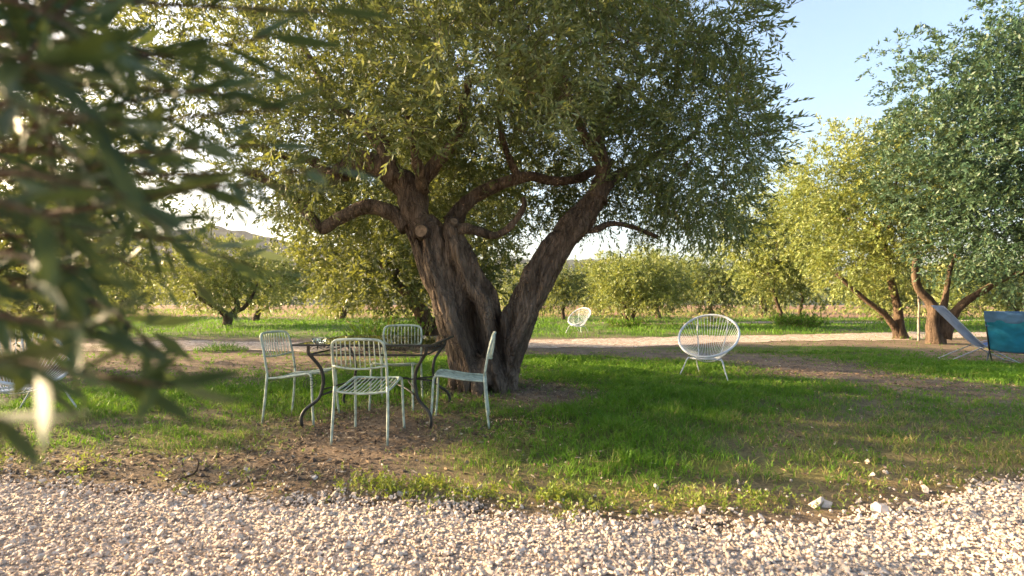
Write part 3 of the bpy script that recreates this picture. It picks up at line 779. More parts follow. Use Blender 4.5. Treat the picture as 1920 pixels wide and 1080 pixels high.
# ------------------------------------------------------------------ grass, weeds and litter
def blades(x, y, hgt, wid, tint, lean=0.5, seg=True):
    N = len(x); a = rng.uniform(0, 2 * np.pi, N); a2 = rng.uniform(0, 2 * np.pi, N)
    s = np.c_[np.cos(a), np.sin(a), np.zeros(N)] * (wid / 2)[:, None]
    ln = np.c_[np.cos(a2), np.sin(a2), np.zeros(N)] * (hgt * rng.uniform(0.05, lean, N))[:, None]
    b = np.c_[x, y, ground_h(x, y) - 0.004]; up = np.c_[np.zeros(N), np.zeros(N), hgt]
    m = b + up * 0.5 + ln * 0.3; t = b + up * rng.uniform(.75, 1, N)[:, None] + ln * 1.15
    V = np.stack([b, m + s, t, m - s], 1).reshape(-1, 3)
    return V, np.arange(N * 4).reshape(N, 4), np.repeat(tint, 4)

def scatter(n, y0, y1, dens_fn, spread=1.12, pad=1.0):
    u = rng.random(n); y = np.sqrt(y0 ** 2 + u * (y1 ** 2 - y0 ** 2))
    x = rng.uniform(-1, 1, n) * (y * spread + pad)
    k = rng.random(n) < dens_fn(x, y)
    return x[k], y[k]

def falloff(y): return np.clip(1.25 * (4.5 / np.maximum(y, 3.2)) ** 0.8, 0, 1)
x, y = scatter(260000, 2.3, 11.5, lambda x, y: grass_density(x, y) * falloff(y) * (0.35 + 0.65 * sstep(-.5, .5, pnoise(x, y, 7.0, 39))))
x = np.repeat(x, 3); y = np.repeat(y, 3)
tx = np.repeat(rng.normal(scale=.12, size=len(x) // 3), 3)
x = x + rng.normal(scale=.010, size=len(x)); y = y + rng.normal(scale=.010, size=len(y))
dr_ = dryness(x, y)
tuft = 0.5 + 0.5 * pnoise(x, y, 5.0, 33); cl = 0.5 + 0.5 * pnoise(x, y, 1.4, 35)
gdn = grass_density(x, y)
tint = np.clip(0.15 + 0.28 * tuft + tx + rng.normal(scale=0.11, size=len(x)) + dr_ * rng.uniform(0.1, 0.85, len(x)) + 0.12 * (1 - gdn), 0, 1)
hgt = (0.028 + 0.07 * gdn * (0.35 + 0.9 * cl) + 0.022 * tuft) * rng.uniform(0.5, 1.45, len(x)) * (1 - 0.4 * dr_)
V, F, T = blades(x, y, hgt, rng.uniform(.0050, .0095, len(x)) * np.maximum(.85, y / 5), tint, 1.0)
lawn = obj('grass', V, F, GRASS, attr={'tint': T}); tag(lawn, 'green grass growing thick in the shade round the big olive', 'grass', kind='stuff')
N_GRASS = len(x)
x, y = scatter(190000, 11.5, 42, lambda x, y: grass_density(x, y) * np.clip((14 / y) ** 1.0, 0, 1), 1.05, 1)
dr_ = dryness(x, y); cl = 0.5 + 0.5 * pnoise(x, y, .7, 37)
tint = np.clip(0.2 + rng.normal(scale=0.15, size=len(x)) + dr_ * rng.uniform(0.2, .8, len(x)) + 0.25 * cl, 0, 1)
V, F, T = blades(x, y, (0.05 + 0.24 * cl ** 1.5 * sstep(15, 17, y)) * rng.uniform(.6, 1.3, len(x)), rng.uniform(.014, .026, len(x)) * y / 16, tint, 0.8)
mead = obj('meadow_grass', V, F, GRASS, attr={'tint': T}); tag(mead, 'taller sunlit grass beyond the pale dirt track', 'grass', kind='stuff')
# tall dry grass in the open field
x, y = scatter(30000, 40, 85, lambda x, y: sstep(-.3, .6, pnoise(x, y, .22, 3)), 1.0, 1)
V, F, T = blades(x, y, rng.uniform(.15, .6, len(x)), rng.uniform(.06, .14, len(x)), np.clip(rng.normal(.82, .16, len(x)), 0, 1), .9)
dryg = obj('dry_field_grass', V, F, GRASS, attr={'tint': T}); tag(dryg, 'tall dry reddish grass in the field behind the olives', 'grass', kind='stuff')

def litter_d(x, y):
    w = 0.9 * blob(x, y, TREE[0], TREE[1], 1.9, 1.7) + 1.0 * blob(x, y, -1.4, 4.0, 1.5, 1.2) + .75 * blob(x, y, -2.6, 3.4, 1.8, .6) + .5 * blob(x, y, 4.9, 8.6, 1.5, 2.6) + .22
    return np.clip(w * (0.5 + 0.5 * pnoise(x, y, 2.0, 51)) * 1.2, 0, 1) * sstep(-.12, .12, y - gravel_edge(x))
x, y = scatter(170000, 2.4, 10, lambda x, y: litter_d(x, y) * np.clip((5 / y), 0, 1))
N = len(x); a = rng.uniform(0, 6.283, N); ln = rng.uniform(.018, .07, N); wd = rng.uniform(.004, .013, N)
dv = np.c_[np.cos(a) * ln, np.sin(a) * ln, rng.normal(scale=.012, size=N)] * .5; sv = np.c_[-np.sin(a), np.cos(a), rng.normal(scale=.5, size=N)] * (wd * .5)[:, None]
c = np.c_[x, y, ground_h(x, y) + rng.uniform(.006, .018, N)]
V = np.stack([c - dv, c + sv, c + dv, c - sv], 1).reshape(-1, 3)
LITTER = mat_tint('dry_leaf_litter', [(0, (.05, .033, .022)), (.4, (.15, .095, .055)), (.75, (.30, .21, .12)), (1, (.52, .43, .31))])
lit = obj('leaf_litter', V, np.arange(N * 4).reshape(N, 4), LITTER, attr={'tint': np.repeat(np.clip(rng.normal(.5, .24, N), 0, 1), 4)})
tag(lit, 'dry fallen olive leaves and bits of twig on the bare soil', 'litter', kind='stuff')

# weeds growing along the sunny gravel edge
x, y = scatter(60000, 2.3, 3.6, lambda x, y: np.exp(-((y - gravel_edge(x) - .22) / .16) ** 2) * (0.12 + .9 * blob(x, y, .1, 2.9, 1.0, .5)) * sstep(-.35, .5, pnoise(x, y, 4.0, 61)), 1.1, .5)
wd_o = np.c_[x, y, ground_h(x, y)]; wd_d = nrm(np.c_[rng.normal(scale=.6, size=len(x)), rng.normal(scale=.6, size=len(x)), np.ones(len(x))])
wd_o = wd_o[::3]; wd_d = wd_d[::3]
WEED = mat_leaf('weed_leaf', [(0, (.07, .13, .012)), (.5, (.15, .22, .03)), (1, (.32, .30, .08))], .35, (.34, .38, .03))
V, F, T, _ = foliage(wd_o, wd_d, 9, .085, .024, .0085, rng.uniform(.1, .8, len(wd_o)), droop=.2)
wdo = obj('weeds', V, F, WEED, attr={'tint': T}); tag(wdo, 'yellow green weeds along the sunny edge of the gravel', 'weeds', kind='stuff')

# leafy clumps by the trees
def clump(label, x0, y0, r, h, n, ll, mat):
    bz = float(ground_h(x0, y0)); root = empty('weed_clump', (x0, y0, bz)); tag(root, label, 'plant')
    a = rng.uniform(0, 6.283, n); rr = r * np.sqrt(rng.random(n))
    o = np.c_[np.cos(a) * rr, np.sin(a) * rr, np.zeros(n)]; d = nrm(np.c_[np.cos(a) * .5 * rr / r, np.sin(a) * .5 * rr / r, np.ones(n)] + rng.normal(scale=.25, size=(n, 3)))
    V, F, T, (oo, dd, LL) = foliage(o, d, 10, h, ll, ll * .3, rng.uniform(.1, .6, n), droop=.25)
    c = obj('leaves', V, F, mat, root, attr={'tint': T}); c['kind'] = 'stuff'
    V, F = twig_mesh(oo, dd, LL, .25, .006); s = obj('stems', V, F, BARK_FAR, root); s['kind'] = 'stuff'
clump('dark green weed clump under the twin trunked sunlit olive', 13.5, 24.4, .9, .75, 160, .17, GRASS)
clump('leafy green shoots at the foot of the olive behind the big trunk', -3.1, 13.0, .8, .9, 170, .13, GRASS)
xx, yy = -6.7, 11.8
a = rng.uniform(0, 6.283, 420); rr = .42 * np.sqrt(rng.random(420))
V, F, T = blades(xx + np.cos(a) * rr * 1.5, yy + np.sin(a) * rr, rng.uniform(.1, .36, 420) * (1.1 - rr / .6), np.full(420, .014), rng.uniform(.05, .55, 420), .8)
tag(obj('grass_tuft', V - np.array([xx, yy, 0]), F, GRASS, attr={'tint': T}, loc=(xx, yy, 0)), 'tuft of tall grass on the near edge of the dirt track at left', 'grass')
clump('low weeds at the foot of the bushy olive by the far chair', 5.3, 23.7, .8, .5, 110, .14, GRASS)

# ------------------------------------------------------------------ gravel
PH = (1 + 5 ** .5) / 2
ICO_V = nrm(np.array([(-1, PH, 0), (1, PH, 0), (-1, -PH, 0), (1, -PH, 0), (0, -1, PH), (0, 1, PH), (0, -1, -PH), (0, 1, -PH), (PH, 0, -1), (PH, 0, 1), (-PH, 0, -1), (-PH, 0, 1)], float))
ICO_F = np.array([(0, 11, 5), (0, 5, 1), (0, 1, 7), (0, 7, 10), (0, 10, 11), (1, 5, 9), (5, 11, 4), (11, 10, 2), (10, 7, 6), (7, 1, 8), (3, 9, 4), (3, 4, 2), (3, 2, 6), (3, 6, 8), (3, 8, 9), (4, 9, 5), (2, 4, 11), (6, 2, 10), (8, 6, 7), (9, 8, 1)])
STONE = mat_tint('limestone_gravel', [(0, (.30, .24, .195)), (.3, (.45, .365, .295)), (.6, (.58, .475, .385)), (.85, (.66, .565, .48)), (1, (.54, .38, .27))], .85, .25, 60, .3)
CUBE_V = np.array([(-1, -1, -1), (1, -1, -1), (1, 1, -1), (-1, 1, -1), (-1, -1, 1), (1, -1, 1), (1, 1, 1), (-1, 1, 1)], float) * .68
CUBE_F = np.array([(3, 2, 1, 0), (4, 5, 6, 7), (0, 1, 5, 4), (1, 2, 6, 5), (2, 3, 7, 6), (3, 0, 4, 7)])
def stones(x, y, size, lift, BV=ICO_V, BF=ICO_F, jit=.17):
    N = len(x); nv = len(BV)
    V = BV[None] * (1 + rng.normal(scale=jit, size=(N, nv, 1))) + rng.normal(scale=jit * .5, size=(N, nv, 3))
    sc_ = np.stack([rng.uniform(.75, 1.5, N), rng.uniform(.6, 1.0, N), rng.uniform(.35, .75, N)], 1)
    V = V * sc_[:, None, :] * (size * .5)[:, None, None]
    q1, q2, q3 = rng.normal(scale=.5, size=N), rng.normal(scale=.5, size=N), rng.uniform(0, 6.283, N)
    def rot(V, a, i, j):
        c, s = np.cos(a)[:, None], np.sin(a)[:, None]; W = V.copy()
        W[..., i] = c * V[..., i] - s * V[..., j]; W[..., j] = s * V[..., i] + c * V[..., j]; return W
    V = rot(rot(rot(V, q1, 1, 2), q2, 0, 2), q3, 0, 1)
    V = V + np.stack([x, y, ground_h(x, y) + lift], 1)[:, None, :]
    F = (np.arange(N)[:, None, None] * nv + BF[None]).reshape(-1, BF.shape[1])
    return V.reshape(-1, 3), F
def grav_d(x, y):
    e = y - gravel_edge(x) + .07 * pnoise(x, y, 5, 71)
    return np.where(e < 0, 1.0, .45 * np.exp(-e / .05) + .05 * np.exp(-e / .22))
G = Geo(); tn = []
for num, mean, sd_, BV, BF in ((9000, .0215, .32, ICO_V, ICO_F), (54000, .0138, .36, CUBE_V, CUBE_F)):
    x, y = scatter(num, 1.72, 3.9, grav_d, 1.1, .45)
    size = np.clip(rng.lognormal(math.log(mean), sd_, len(x)), .006, .036)
    V, F = stones(x, y, size, .007 + rng.uniform(0, .012, len(x)), BV, BF)
    G.put(V, F); tn.append(np.repeat(np.clip(rng.beta(2.2, 2.0, len(x)) + .12 * pnoise(x, y, 1.1, 77), 0, 1), len(BV)))
N_STONE = G.n
V, F = G.get()
gr = obj('gravel', V, F, STONE, attr={'tint': np.concatenate(tn)})
tag(gr, 'loose pale crushed limestone gravel across the foreground', 'gravel', kind='stuff')

# clods and grit on the bare soil
OV = np.array([(1, 0, 0), (-1, 0, 0), (0, 1, 0), (0, -1, 0), (0, 0, 1), (0, 0, -1)], float)
OF = np.array([(0, 2, 4), (2, 1, 4), (1, 3, 4), (3, 0, 4), (2, 0, 5), (1, 2, 5), (3, 1, 5), (0, 3, 5)])
x, y = scatter(60000, 2.4, 9.5, lambda x, y: np.clip(litter_d(x, y) * 1.1 * (1 - .8 * grass_density(x, y)), 0, 1) * np.clip(4.5 / y, 0, 1))
N = len(x); sz = np.clip(rng.lognormal(math.log(.006), .55, N), .003, .022)
V = OV[None] * (1 + rng.normal(scale=.3, size=(N, 6, 3))) + rng.normal(scale=.15, size=(N, 6, 3)); V = V * sz[:, None, None] * np.array([1, 1, .7])
V = V + np.stack([x, y, ground_h(x, y) + sz * .35], 1)[:, None, :]
SOILC = mat_tint('soil_clod', [(0, (.055, .038, .027)), (.5, (.15, .107, .078)), (.85, (.26, .2, .15)), (1, (.45, .4, .35))])
cd = obj('soil_clods', V.reshape(-1, 3), (np.arange(N)[:, None, None] * 6 + OF[None]).reshape(-1, 3), SOILC, attr={'tint': np.repeat(rng.beta(2, 2.4, N), 6)})
tag(cd, 'crumbs of dry soil and grit on the bare ground', 'soil', kind='stuff')

# single stones lying in the grass
for px, py, s, lab in ((1230, 917, .05, 'white stone alone in the grass just above the sunlit weeds'), (1626, 868, .05, 'pale stone in thin grass, farthest back on the right'),
                       (1530, 950, .075, 'long pale stone on bare soil above the gravel edge'), (1545, 949, .055, 'small stone touching the long pale stone'), (1634, 897, .045, 'pale stone in thin dry grass below the farthest one'),
                       (1660, 888, .035, 'small pale pebble in dry grass, upper of two'), (1735, 922, .05, 'flat stone near the shaded gravel on the right'), (1650, 963, .08, 'biggest pale stone at the shaded gravel edge'),
                       (118, 930, .055, 'grey stone at the shaded gravel edge on the left'), (122, 944, .05, 'grey stone just in front of the other one on the left'), (1316, 960, .06, 'tan stone among the sunlit dry weeds')):
    d = CAM_H * 960 / (py - 570); xx = (px - 960) / 960 * d
    V, F = stones(np.zeros(1), np.zeros(1), np.array([s]), 0.0)
    V = V - V.mean(0)
    o = obj('stone', V, F, STONE, attr={'tint': np.full(12, rng.uniform(.5, .85))}, loc=(xx, d, float(ground_h(xx, d)) + s * .22))
    tag(o, lab, 'stone', 'loose stones in the grass')

# ------------------------------------------------------------------ metal garden chairs
SAGE = mat_paint('sage_paint', (0.36, 0.41, 0.335), 0.5, var=0.24, scale=22, bump=0.05, spec=0.5)
IRON = mat_paint('wrought_iron', (0.030, 0.029, 0.026), 0.5, metal=0.3, var=0.3, scale=20, bump=0.2, spec=0.5)
WHITE = mat_paint('white_cord', (0.55, 0.585, 0.64), 0.45, var=0.06, scale=10, bump=0.03, spec=0.5)
RUBBER = mat_paint('foot_cap', (0.16, 0.17, 0.15), 0.7)
SAND = None

def garden_chair():
    root = empty('garden_chair', (0, 0, 0))
    def tilt(P):
        P = np.array(P, dtype=float); P[:, 2] += -.010 + .145 * P[:, 1]; return P
    r = .0105
    rim = smooth_path([(-.205, -.215, .44), (-.205, -.245, .61), (-.200, -.278, .74), (-.185, -.292, .782), (-.14, -.300, .80), (0, -.312, .805), (.14, -.300, .80), (.185, -.292, .782), (.200, -.278, .74), (.205, -.245, .61), (.205, -.215, .44)], 46)
    Geo().tube(rim, r, 10).obj('back_frame', SAGE, root)
    P = smooth_path([(-.203, -.250, .60), (-.1, -.272, .585), (0, -.28, .58), (.1, -.272, .585), (.203, -.250, .60)], 16)
    Geo().tube(P, .008, 8).obj('back_rail', SAGE, root)
    for k in range(10):
        xx = -.165 + .33 * k / 9
        bow = .03 * (1 - (xx / .2) ** 2)
        top = .803 - .012 * (abs(xx) / .165) ** 3; low = .58 + .018 * (xx / .2) ** 2
        P = smooth_path([(xx * 1.02, -.25 - bow, low), (xx, -.268 - bow * 1.15, .70), (xx * .98, -.296 - bow * .45, top)], 6)
        Geo().tube(P, .0042, 6).obj('back_slat', SAGE, root)
    for s in (-1, 1):
        Geo().tube(smooth_path([(s * .205, -.215, .45), (s * .212, -.232, .22), (s * .216, -.258, 0)], 8), [r] * 6 + [r * .9, r * .85], 10).obj('leg', SAGE, root)
        Geo().tube(smooth_path([(s * .187, .150, .447), (s * .195, .195, .447), (s * .2, .216, .405), (s * .205, .228, .2), (s * .212, .245, 0)], 16), r, 10).obj('leg', SAGE, root)
    P = smooth_path([(-.198, -.215, .442), (-.200, -.05, .432), (-.196, .12, .436), (-.185, .185, .434), (-.13, .207, .430), (0, .212, .424), (.13, .207, .430), (.185, .185, .434), (.196, .12, .436), (.200, -.05, .432), (.198, -.215, .442)], 48)
    P = tilt(P); g = Geo().tube(P, .009, 8)
    g.tube(tilt(smooth_path([(-.2, -.215, .442), (-.1, -.225, .432), (0, -.228, .428), (.1, -.225, .432), (.2, -.215, .442)], 14)), .009, 8)
    g.obj('seat_frame', SAGE, root)
    for k in range(11):
        xx = -.165 + .33 * k / 10
        dz = -.012 * (1 - (xx / .2) ** 2)
        P = smooth_path([(xx, -.223, .440 + dz), (xx, -.08, .428 + dz), (xx, .08, .430 + dz), (xx, .203, .434 + dz)], 9)
        P = tilt(P); Geo().tube(P, .0048, 6).obj('seat_slat', SAGE, root)
    return root
gc = garden_chair()
KIDS[gc.name] = children(gc)
for k, (xx, yy, a, lab) in enumerate((
        (-1.14, 4.12, -3, 'pale green metal chair nearest the viewer, its back towards us'),
        (-1.93, 4.72, -101, 'pale green metal chair at the left end of the table'),
        (-1.17, 5.20, 180, 'pale green metal chair on the far side, seen through the table'),
        (-.46, 4.56, 92, 'pale green metal chair on the right, seen edge-on before the trunk'))):
    o = gc if k == 0 else copy_tree(gc)
    o.location = (xx, yy, float(ground_h(xx, yy)) - .006); o.rotation_euler = (0, 0, R(a))
    tag(o, lab, 'chair', 'pale green metal chairs round the table')

# ------------------------------------------------------------------ wrought-iron table with a glass top
GLASS, n, l = new_mat('table_glass')
b = n.new('ShaderNodeBsdfPrincipled'); b.inputs['Base Color'].default_value = (.90, .96, .93, 1)
b.inputs['Roughness'].default_value = .03; b.inputs['Transmission Weight'].default_value = 1; b.inputs['IOR'].default_value = 1.45
nz = n.new('ShaderNodeTexNoise'); nz.inputs['Scale'].default_value = 5; rp = ramp(n, [(.4, (.0,) * 3), (.7, (.03,) * 3)])
l.new(nz.outputs['Fac'], rp.inputs[0]); l.new(rp.outputs[0], b.inputs['Roughness'])
o = n.new('ShaderNodeOutputMaterial'); l.new(b.outputs[0], o.inputs[0])

def box(x0, x1, y0, y1, z0, z1):
    V = np.array([(x0, y0, z0), (x1, y0, z0), (x1, y1, z0), (x0, y1, z0), (x0, y0, z1), (x1, y0, z1), (x1, y1, z1), (x0, y1, z1)], float)
    F = np.array([(3, 2, 1, 0), (4, 5, 6, 7), (0, 1, 5, 4), (1, 2, 6, 5), (2, 3, 7, 6), (3, 0, 4, 7)])
    return V, F

def garden_table():
    cx, cy = -1.22, 4.83; bz = float(ground_h(cx, cy)) - .005
    root = empty('garden_table', (cx, cy, bz), R(-2)); tag(root, 'dark wrought iron garden table with a glass top under the big olive', 'table')
    hx, hy = .585, .60; zt = .706
    g = Geo()
    for (x0, x1, y0, y1) in ((-hx, hx, -hy, -hy + .018), (-hx, hx, hy - .018, hy), (-hx, -hx + .018, -hy + .018, hy - .018), (hx - .018, hx, -hy + .018, hy - .018)):
        g.put(*box(x0, x1, y0, y1, zt - .016, zt))
    g.obj('top_frame', IRON, root, False)
    V, F = box(-hx + .02, hx - .02, -hy + .02, hy - .02, zt - .008, zt - .001); obj('glass_top', V, F, GLASS, root)
    lx, ly = .505, .47
    for (a, b_) in (((-lx, -ly), (lx, -ly)), ((-lx, ly), (lx, ly)), ((-lx, -ly), (-lx, ly)), ((lx, -ly), (lx, ly))):
        P = np.linspace((*a, .606), (*b_, .606), 6)
        rail = Geo().tube(P, .0085, 8).obj('apron_rail', IRON, root)
        # vine wire with leaves between rail and top
        A = np.array((*a, .606)); Bv = np.array((*b_, .606)); t = np.linspace(.04, .96, 40)[:, None]
        W = A + (Bv - A) * t; W[:, 2] = .648 + .026 * np.sin(t[:, 0] * 4 * np.pi)
        Geo().tube(W, .0032, 5).obj('vine_wire', IRON, rail)
        u = nrm(Bv - A)
        for k, tt in enumerate((.2, .36, .5, .66, .82)):
            c = A + (Bv - A) * tt; c = c + np.array([0, 0, .045]); s = 1 if k % 2 else -1
            d = nrm(u * .5 + np.array([0, 0, .85 * s])); w = nrm(np.cross(d, np.cross(u, d)))
            nn = np.cross(d, w)
            L, Wd = .05, .012
            pts = [c - d * L * .5, c - d * L * .1 + w * Wd, c + d * L * .5, c - d * L * .1 - w * Wd]
            V = np.array([p + nn * .0012 for p in pts] + [p - nn * .0012 for p in pts])
            F = np.array([(0, 1, 2, 3), (7, 6, 5, 4), (0, 4, 5, 1), (1, 5, 6, 2), (2, 6, 7, 3), (3, 7, 4, 0)])
            obj('metal_leaf', V, F, IRON, rail)
    for sx in (-1, 1):
        for sy in (-1, 1):
            def lp(o, z): return (sx * (lx + o), sy * (ly + o * .55), z)
            P = smooth_path([lp(0, .691), lp(.0, .624), lp(-.02, .59), lp(-.085, .49), lp(-.105, .40), lp(-.10, .32), lp(-.07, .22), lp(.02, .14), lp(.05, .07), lp(.045, 0)], 34)
            leg = Geo().tube(P, .0145, 10).obj('leg', IRON, root)
            t = np.linspace(0, 4.4 * np.pi, 46)
            c = np.array(lp(-.015, .36)); rr = .058 - .0105 * t / np.pi
            u = nrm(np.array([sx, sy * .55, 0.]))
            S = c + np.outer(rr * np.cos(t - .6), u) + np.outer(rr * np.sin(t - .6), (0, 0, 1))
            Geo().tube(S, .0028, 5).obj('scroll', IRON, leg)
    for s in (-1, 1):
        P = smooth_path([(-lx + .10, -s * (ly - .055), .255), (-.25, -s * .24, .30), (0, 0, .335 + .008 * s), (.25, s * .24, .30), (lx - .10, s * (ly - .055), .255)], 26)
        Geo().tube(P, .010, 8).obj('stretcher', IRON, root)
    for s in (-1, 1):
        P = smooth_path([(s * (lx - .10), -(ly - .06), .30), (s * .30, -.16, .318), (s * .25, 0, .325), (s * .30, .16, .318), (s * (lx - .10), ly - .06, .30)], 22)
        Geo().tube(P, .0075, 8).obj('stretcher', IRON, root)
    return root, bz + zt
tbl, tz = garden_table()

# cut-glass ashtray on the table corner
def ashtray():
    root = empty('glass_dish', (-1.66, 4.40, tz + .001)); tag(root, 'small cut glass dish on the near left corner of the table', 'dish')
    ns = 24; prof = [(0, 0), (.042, 0), (.05, .012), (.056, .042), (.050, .043), (.043, .016), (.036, .010), (0, .010)]
    V = []
    for r_, z_ in prof:
        a = np.linspace(0, 2 * np.pi, ns, endpoint=False); rr = r_ * (1 + .05 * ((np.arange(ns) % 2) * 2 - 1) * (z_ > .005))
        V.append(np.c_[rr * np.cos(a), rr * np.sin(a), np.full(ns, z_)])
    V = np.vstack(V); m = len(prof)
    i = np.arange(m - 1)[:, None]; j = np.arange(ns)[None, :]; j2 = (j + 1) % ns
    F = np.stack(np.broadcast_arrays(i * ns + j, i * ns + j2, (i + 1) * ns + j2, (i + 1) * ns + j), -1).reshape(-1, 4)
    obj('bowl', V, F, GLASS, root)
ashtray()

# ------------------------------------------------------------------ round cord chairs
def cord_chair(mat):
    root = empty('cord_chair', (0, 0, 0))
    th = np.linspace(0, 2 * np.pi, 60, endpoint=False)
    Fp = np.array([0, .345, .335]); Bp = np.array([0, -.375, .925])
    def rim(t):
        t = np.asarray(t, float); v = np.sin(t)           # v=1 front, -1 back
        c = (Fp + Bp) / 2; ax = (Fp - Bp) / 2
        wid = .425 * (1 - .05 * v)
        P = c + v[..., None] * ax + np.stack([np.cos(t) * wid, 0 * t, 0 * t], -1)
        P[..., 1] += -.03 * np.cos(t) ** 2; P[..., 2] -= .02 * np.cos(t) ** 2
        return P
    Geo().tube(rim(th), .0165, 10, closed=True).obj('rim', mat, root)
    def hub(t): 
        t = np.asarray(t, float)
        return np.stack([.165 * np.cos(t), -.02 + .115 * np.sin(t), .275 + .012 * np.cos(2 * t) - .02 * np.sin(t)], -1)
    Geo().tube(hub(th), .008, 8, closed=True).obj('seat_ring', mat, root)
    n = 56
    for k in range(n):
        t = 2 * np.pi * (k + .5) / n; a = rim(t); b = hub(t)
        m = (a + b) / 2 + np.array([0, -.004, -.018])
        Geo().tube(smooth_path([a, m, b], 5), .0036, 5, cap=False).obj('cord', mat, root)
    for k in range(16):
        yy = -.13 + .22 * k / 15; w = .165 * math.sqrt(max(.05, 1 - ((yy + .02) / .118) ** 2))
        Geo().tube(np.array([(-w, yy, .275), (0, yy, .268), (w, yy, .275)]), .0045, 5).obj('seat_cord', mat, root)
    for s in (-1, 1):
        P = smooth_path([(s * .345, .335, 0), (s * .285, .275, .16), (s * .232, .215, .30), (s * .19, .12, .275), (s * .15, -.06, .262)], 16)
        Geo().tube(P, .0085, 8).obj('leg', mat, root)
        P = smooth_path([(s * .15, -.06, .262), (s * .17, -.20, .40), (s * .215, -.33, .66), (s * .22, -.385, .895)], 14)
        Geo().tube(P, .0075, 8).obj('back_rod', mat, root)
        P = smooth_path([(s * .15, -.06, .262), (s * .19, -.16, .22), (s * .19, -.36, 0)], 10)
        Geo().tube(P, .0085, 8).obj('leg', mat, root)
    Geo().tube(np.array([(-.22, .20, .297), (0, .215, .285), (.22, .20, .297)]), .0075, 8).obj('cross_bar', mat, root)
    return root
cc = cord_chair(WHITE); KIDS[cc.name] = children(cc)
for k, (xx, yy, a, lab) in enumerate(((2.92, 7.65, 148, 'round white cord chair on the lawn facing the viewer'),
                                      (2.42, 18.6, 138, 'distant round white cord chair across the track'),
                                      (-4.65, 4.8, -110, 'round white cord chair half hidden behind the blurred leaves'))):
    o = cc if k == 0 else copy_tree(cc)
    o.location = (xx, yy, float(ground_h(xx, yy)) - .006); o.rotation_euler = (0, 0, R(a))
    tag(o, lab, 'chair', 'round white cord chairs')

# ------------------------------------------------------------------ sling chairs at the right
STEEL = mat_paint('grey_tube', (0.30, 0.32, 0.34), 0.4, metal=0.5, var=0.1, scale=12, bump=0.03)
DARKTUBE = mat_paint('dark_tube', (0.05, 0.055, 0.065), 0.45, metal=0.3, var=0.1, scale=12, bump=0.03)
def mat_fabric(name, c):
    m, n, l = new_mat(name)
    tc = n.new('ShaderNodeTexCoord'); wv = n.new('ShaderNodeTexNoise'); wv.inputs['Scale'].default_value = 7; wv.inputs['Detail'].default_value = 5
    l.new(tc.outputs['Object'], wv.inputs['Vector'])
    rp = ramp(n, [(.3, [v * .75 for v in c]), (.7, [v * 1.12 for v in c])]); l.new(wv.outputs['Fac'], rp.inputs[0])
    b = n.new('ShaderNodeBsdfPrincipled'); b.inputs['Roughness'].default_value = .8; b.inputs['Specular IOR Level'].default_value = .2
    b.inputs['Sheen Weight'].default_value = .2
    l.new(rp.outputs[0], b.inputs['Base Color'])
    t = n.new('ShaderNodeBsdfTranslucent'); l.new(rp.outputs[0], t.inputs[0])
    mx = n.new('ShaderNodeMixShader'); mx.inputs[0].default_value = .25; l.new(b.outputs[0], mx.inputs[1]); l.new(t.outputs[0], mx.inputs[2])
    wk = n.new('ShaderNodeTexWave'); wk.inputs['Scale'].default_value = 160; l.new(tc.outputs['Object'], wk.inputs['Vector'])
    bp = n.new('ShaderNodeBump'); bp.inputs['Strength'].default_value = .15; bp.inputs['Distance'].default_value = .002
    l.new(wk.outputs['Fac'], bp.inputs['Height']); l.new(bp.outputs[0], b.inputs['Normal'])
    o = n.new('ShaderNodeOutputMaterial'); l.new(mx.outputs[0], o.inputs[0]); return m
F_GREY = mat_fabric('blue_grey_sling', (0.10, 0.19, 0.42)); F_TEAL = mat_fabric('teal_sling', (0.018, 0.34, 0.60)); F_NAVY = mat_fabric('blue_headrest', (0.13, 0.30, 0.64))

def sling_chair(label, loc, rz, tubem, fab, fab2):
    root = empty('sling_chair', loc, rz); tag(root, label, 'chair', 'sling lounge chairs at the right')
    w = .29
    def side(P, name):
        for s in (-1, 1):
            Geo().tube(smooth_path([(x, s * w, z) for x, z in P], 14), .011, 8).obj(name, tubem, root)
    side([(-.60, 1.05), (-.30, .68), (.02, .31), (.52, 0)], 'back_rail')
    side([(-.52, 0), (.0, .285), (.22, .37), (.50, .44)], 'seat_rail')
    for (x, z) in ((-.60, 1.05), (.52, .012), (-.52, .012), (.50, .44), (.0, .27)):
        Geo().tube(np.array([(x, -w, z), (x, w, z)]), .0095, 8).obj('cross_bar', tubem, root)
    def cloth(P, name, mat, half, sag=.055, parent=root):
        S = smooth_path([(x, 0, z) for x, z in P], 22); nx = 13
        V = []; us = np.linspace(-1, 1, nx)
        T = nrm(np.gradient(S, axis=0)); Nn = np.c_[T[:, 2], 0 * T[:, 0], -T[:, 0]]
        for side_ in (0, 1):
            for i, p in enumerate(S):
                sg = sag * math.sin(math.pi * i / (len(S) - 1))
                for u in us:
                    V.append(p + Nn[i] * (sg * (1 - u * u) + .004 * side_ + .006 * noise.noise(Vector((u * 3, i * .3, 2)))) + np.array([0, u * half, 0]))
        V = np.array(V); m = len(S)
        i = np.arange(m - 1)[:, None]; j = np.arange(nx - 1)[None, :]
        A = np.stack(np.broadcast_arrays(i * nx + j, i * nx + j + 1, (i + 1) * nx + j + 1, (i + 1) * nx + j), -1).reshape(-1, 4)
        return obj(name, V, [A, A[:, ::-1] + m * nx], mat, parent, True)
    slg = cloth([(-.615, 1.055), (-.32, .70), (-.06, .40), (.06, .315), (.22, .345), (.505, .448)], 'sling', fab, w - .004)
    cloth([(-.632, 1.065), (-.55, .975), (-.44, .845), (-.385, .775)], 'headrest', fab2, w + .012, .02)
    return root
zz = lambda x, y: float(ground_h(x, y)) - .004
sling_chair('grey blue sling chair seen side-on by the stout forked trunk', (8.95, 9.85, zz(8.95, 9.85)), R(-24), STEEL, F_GREY, F_GREY)
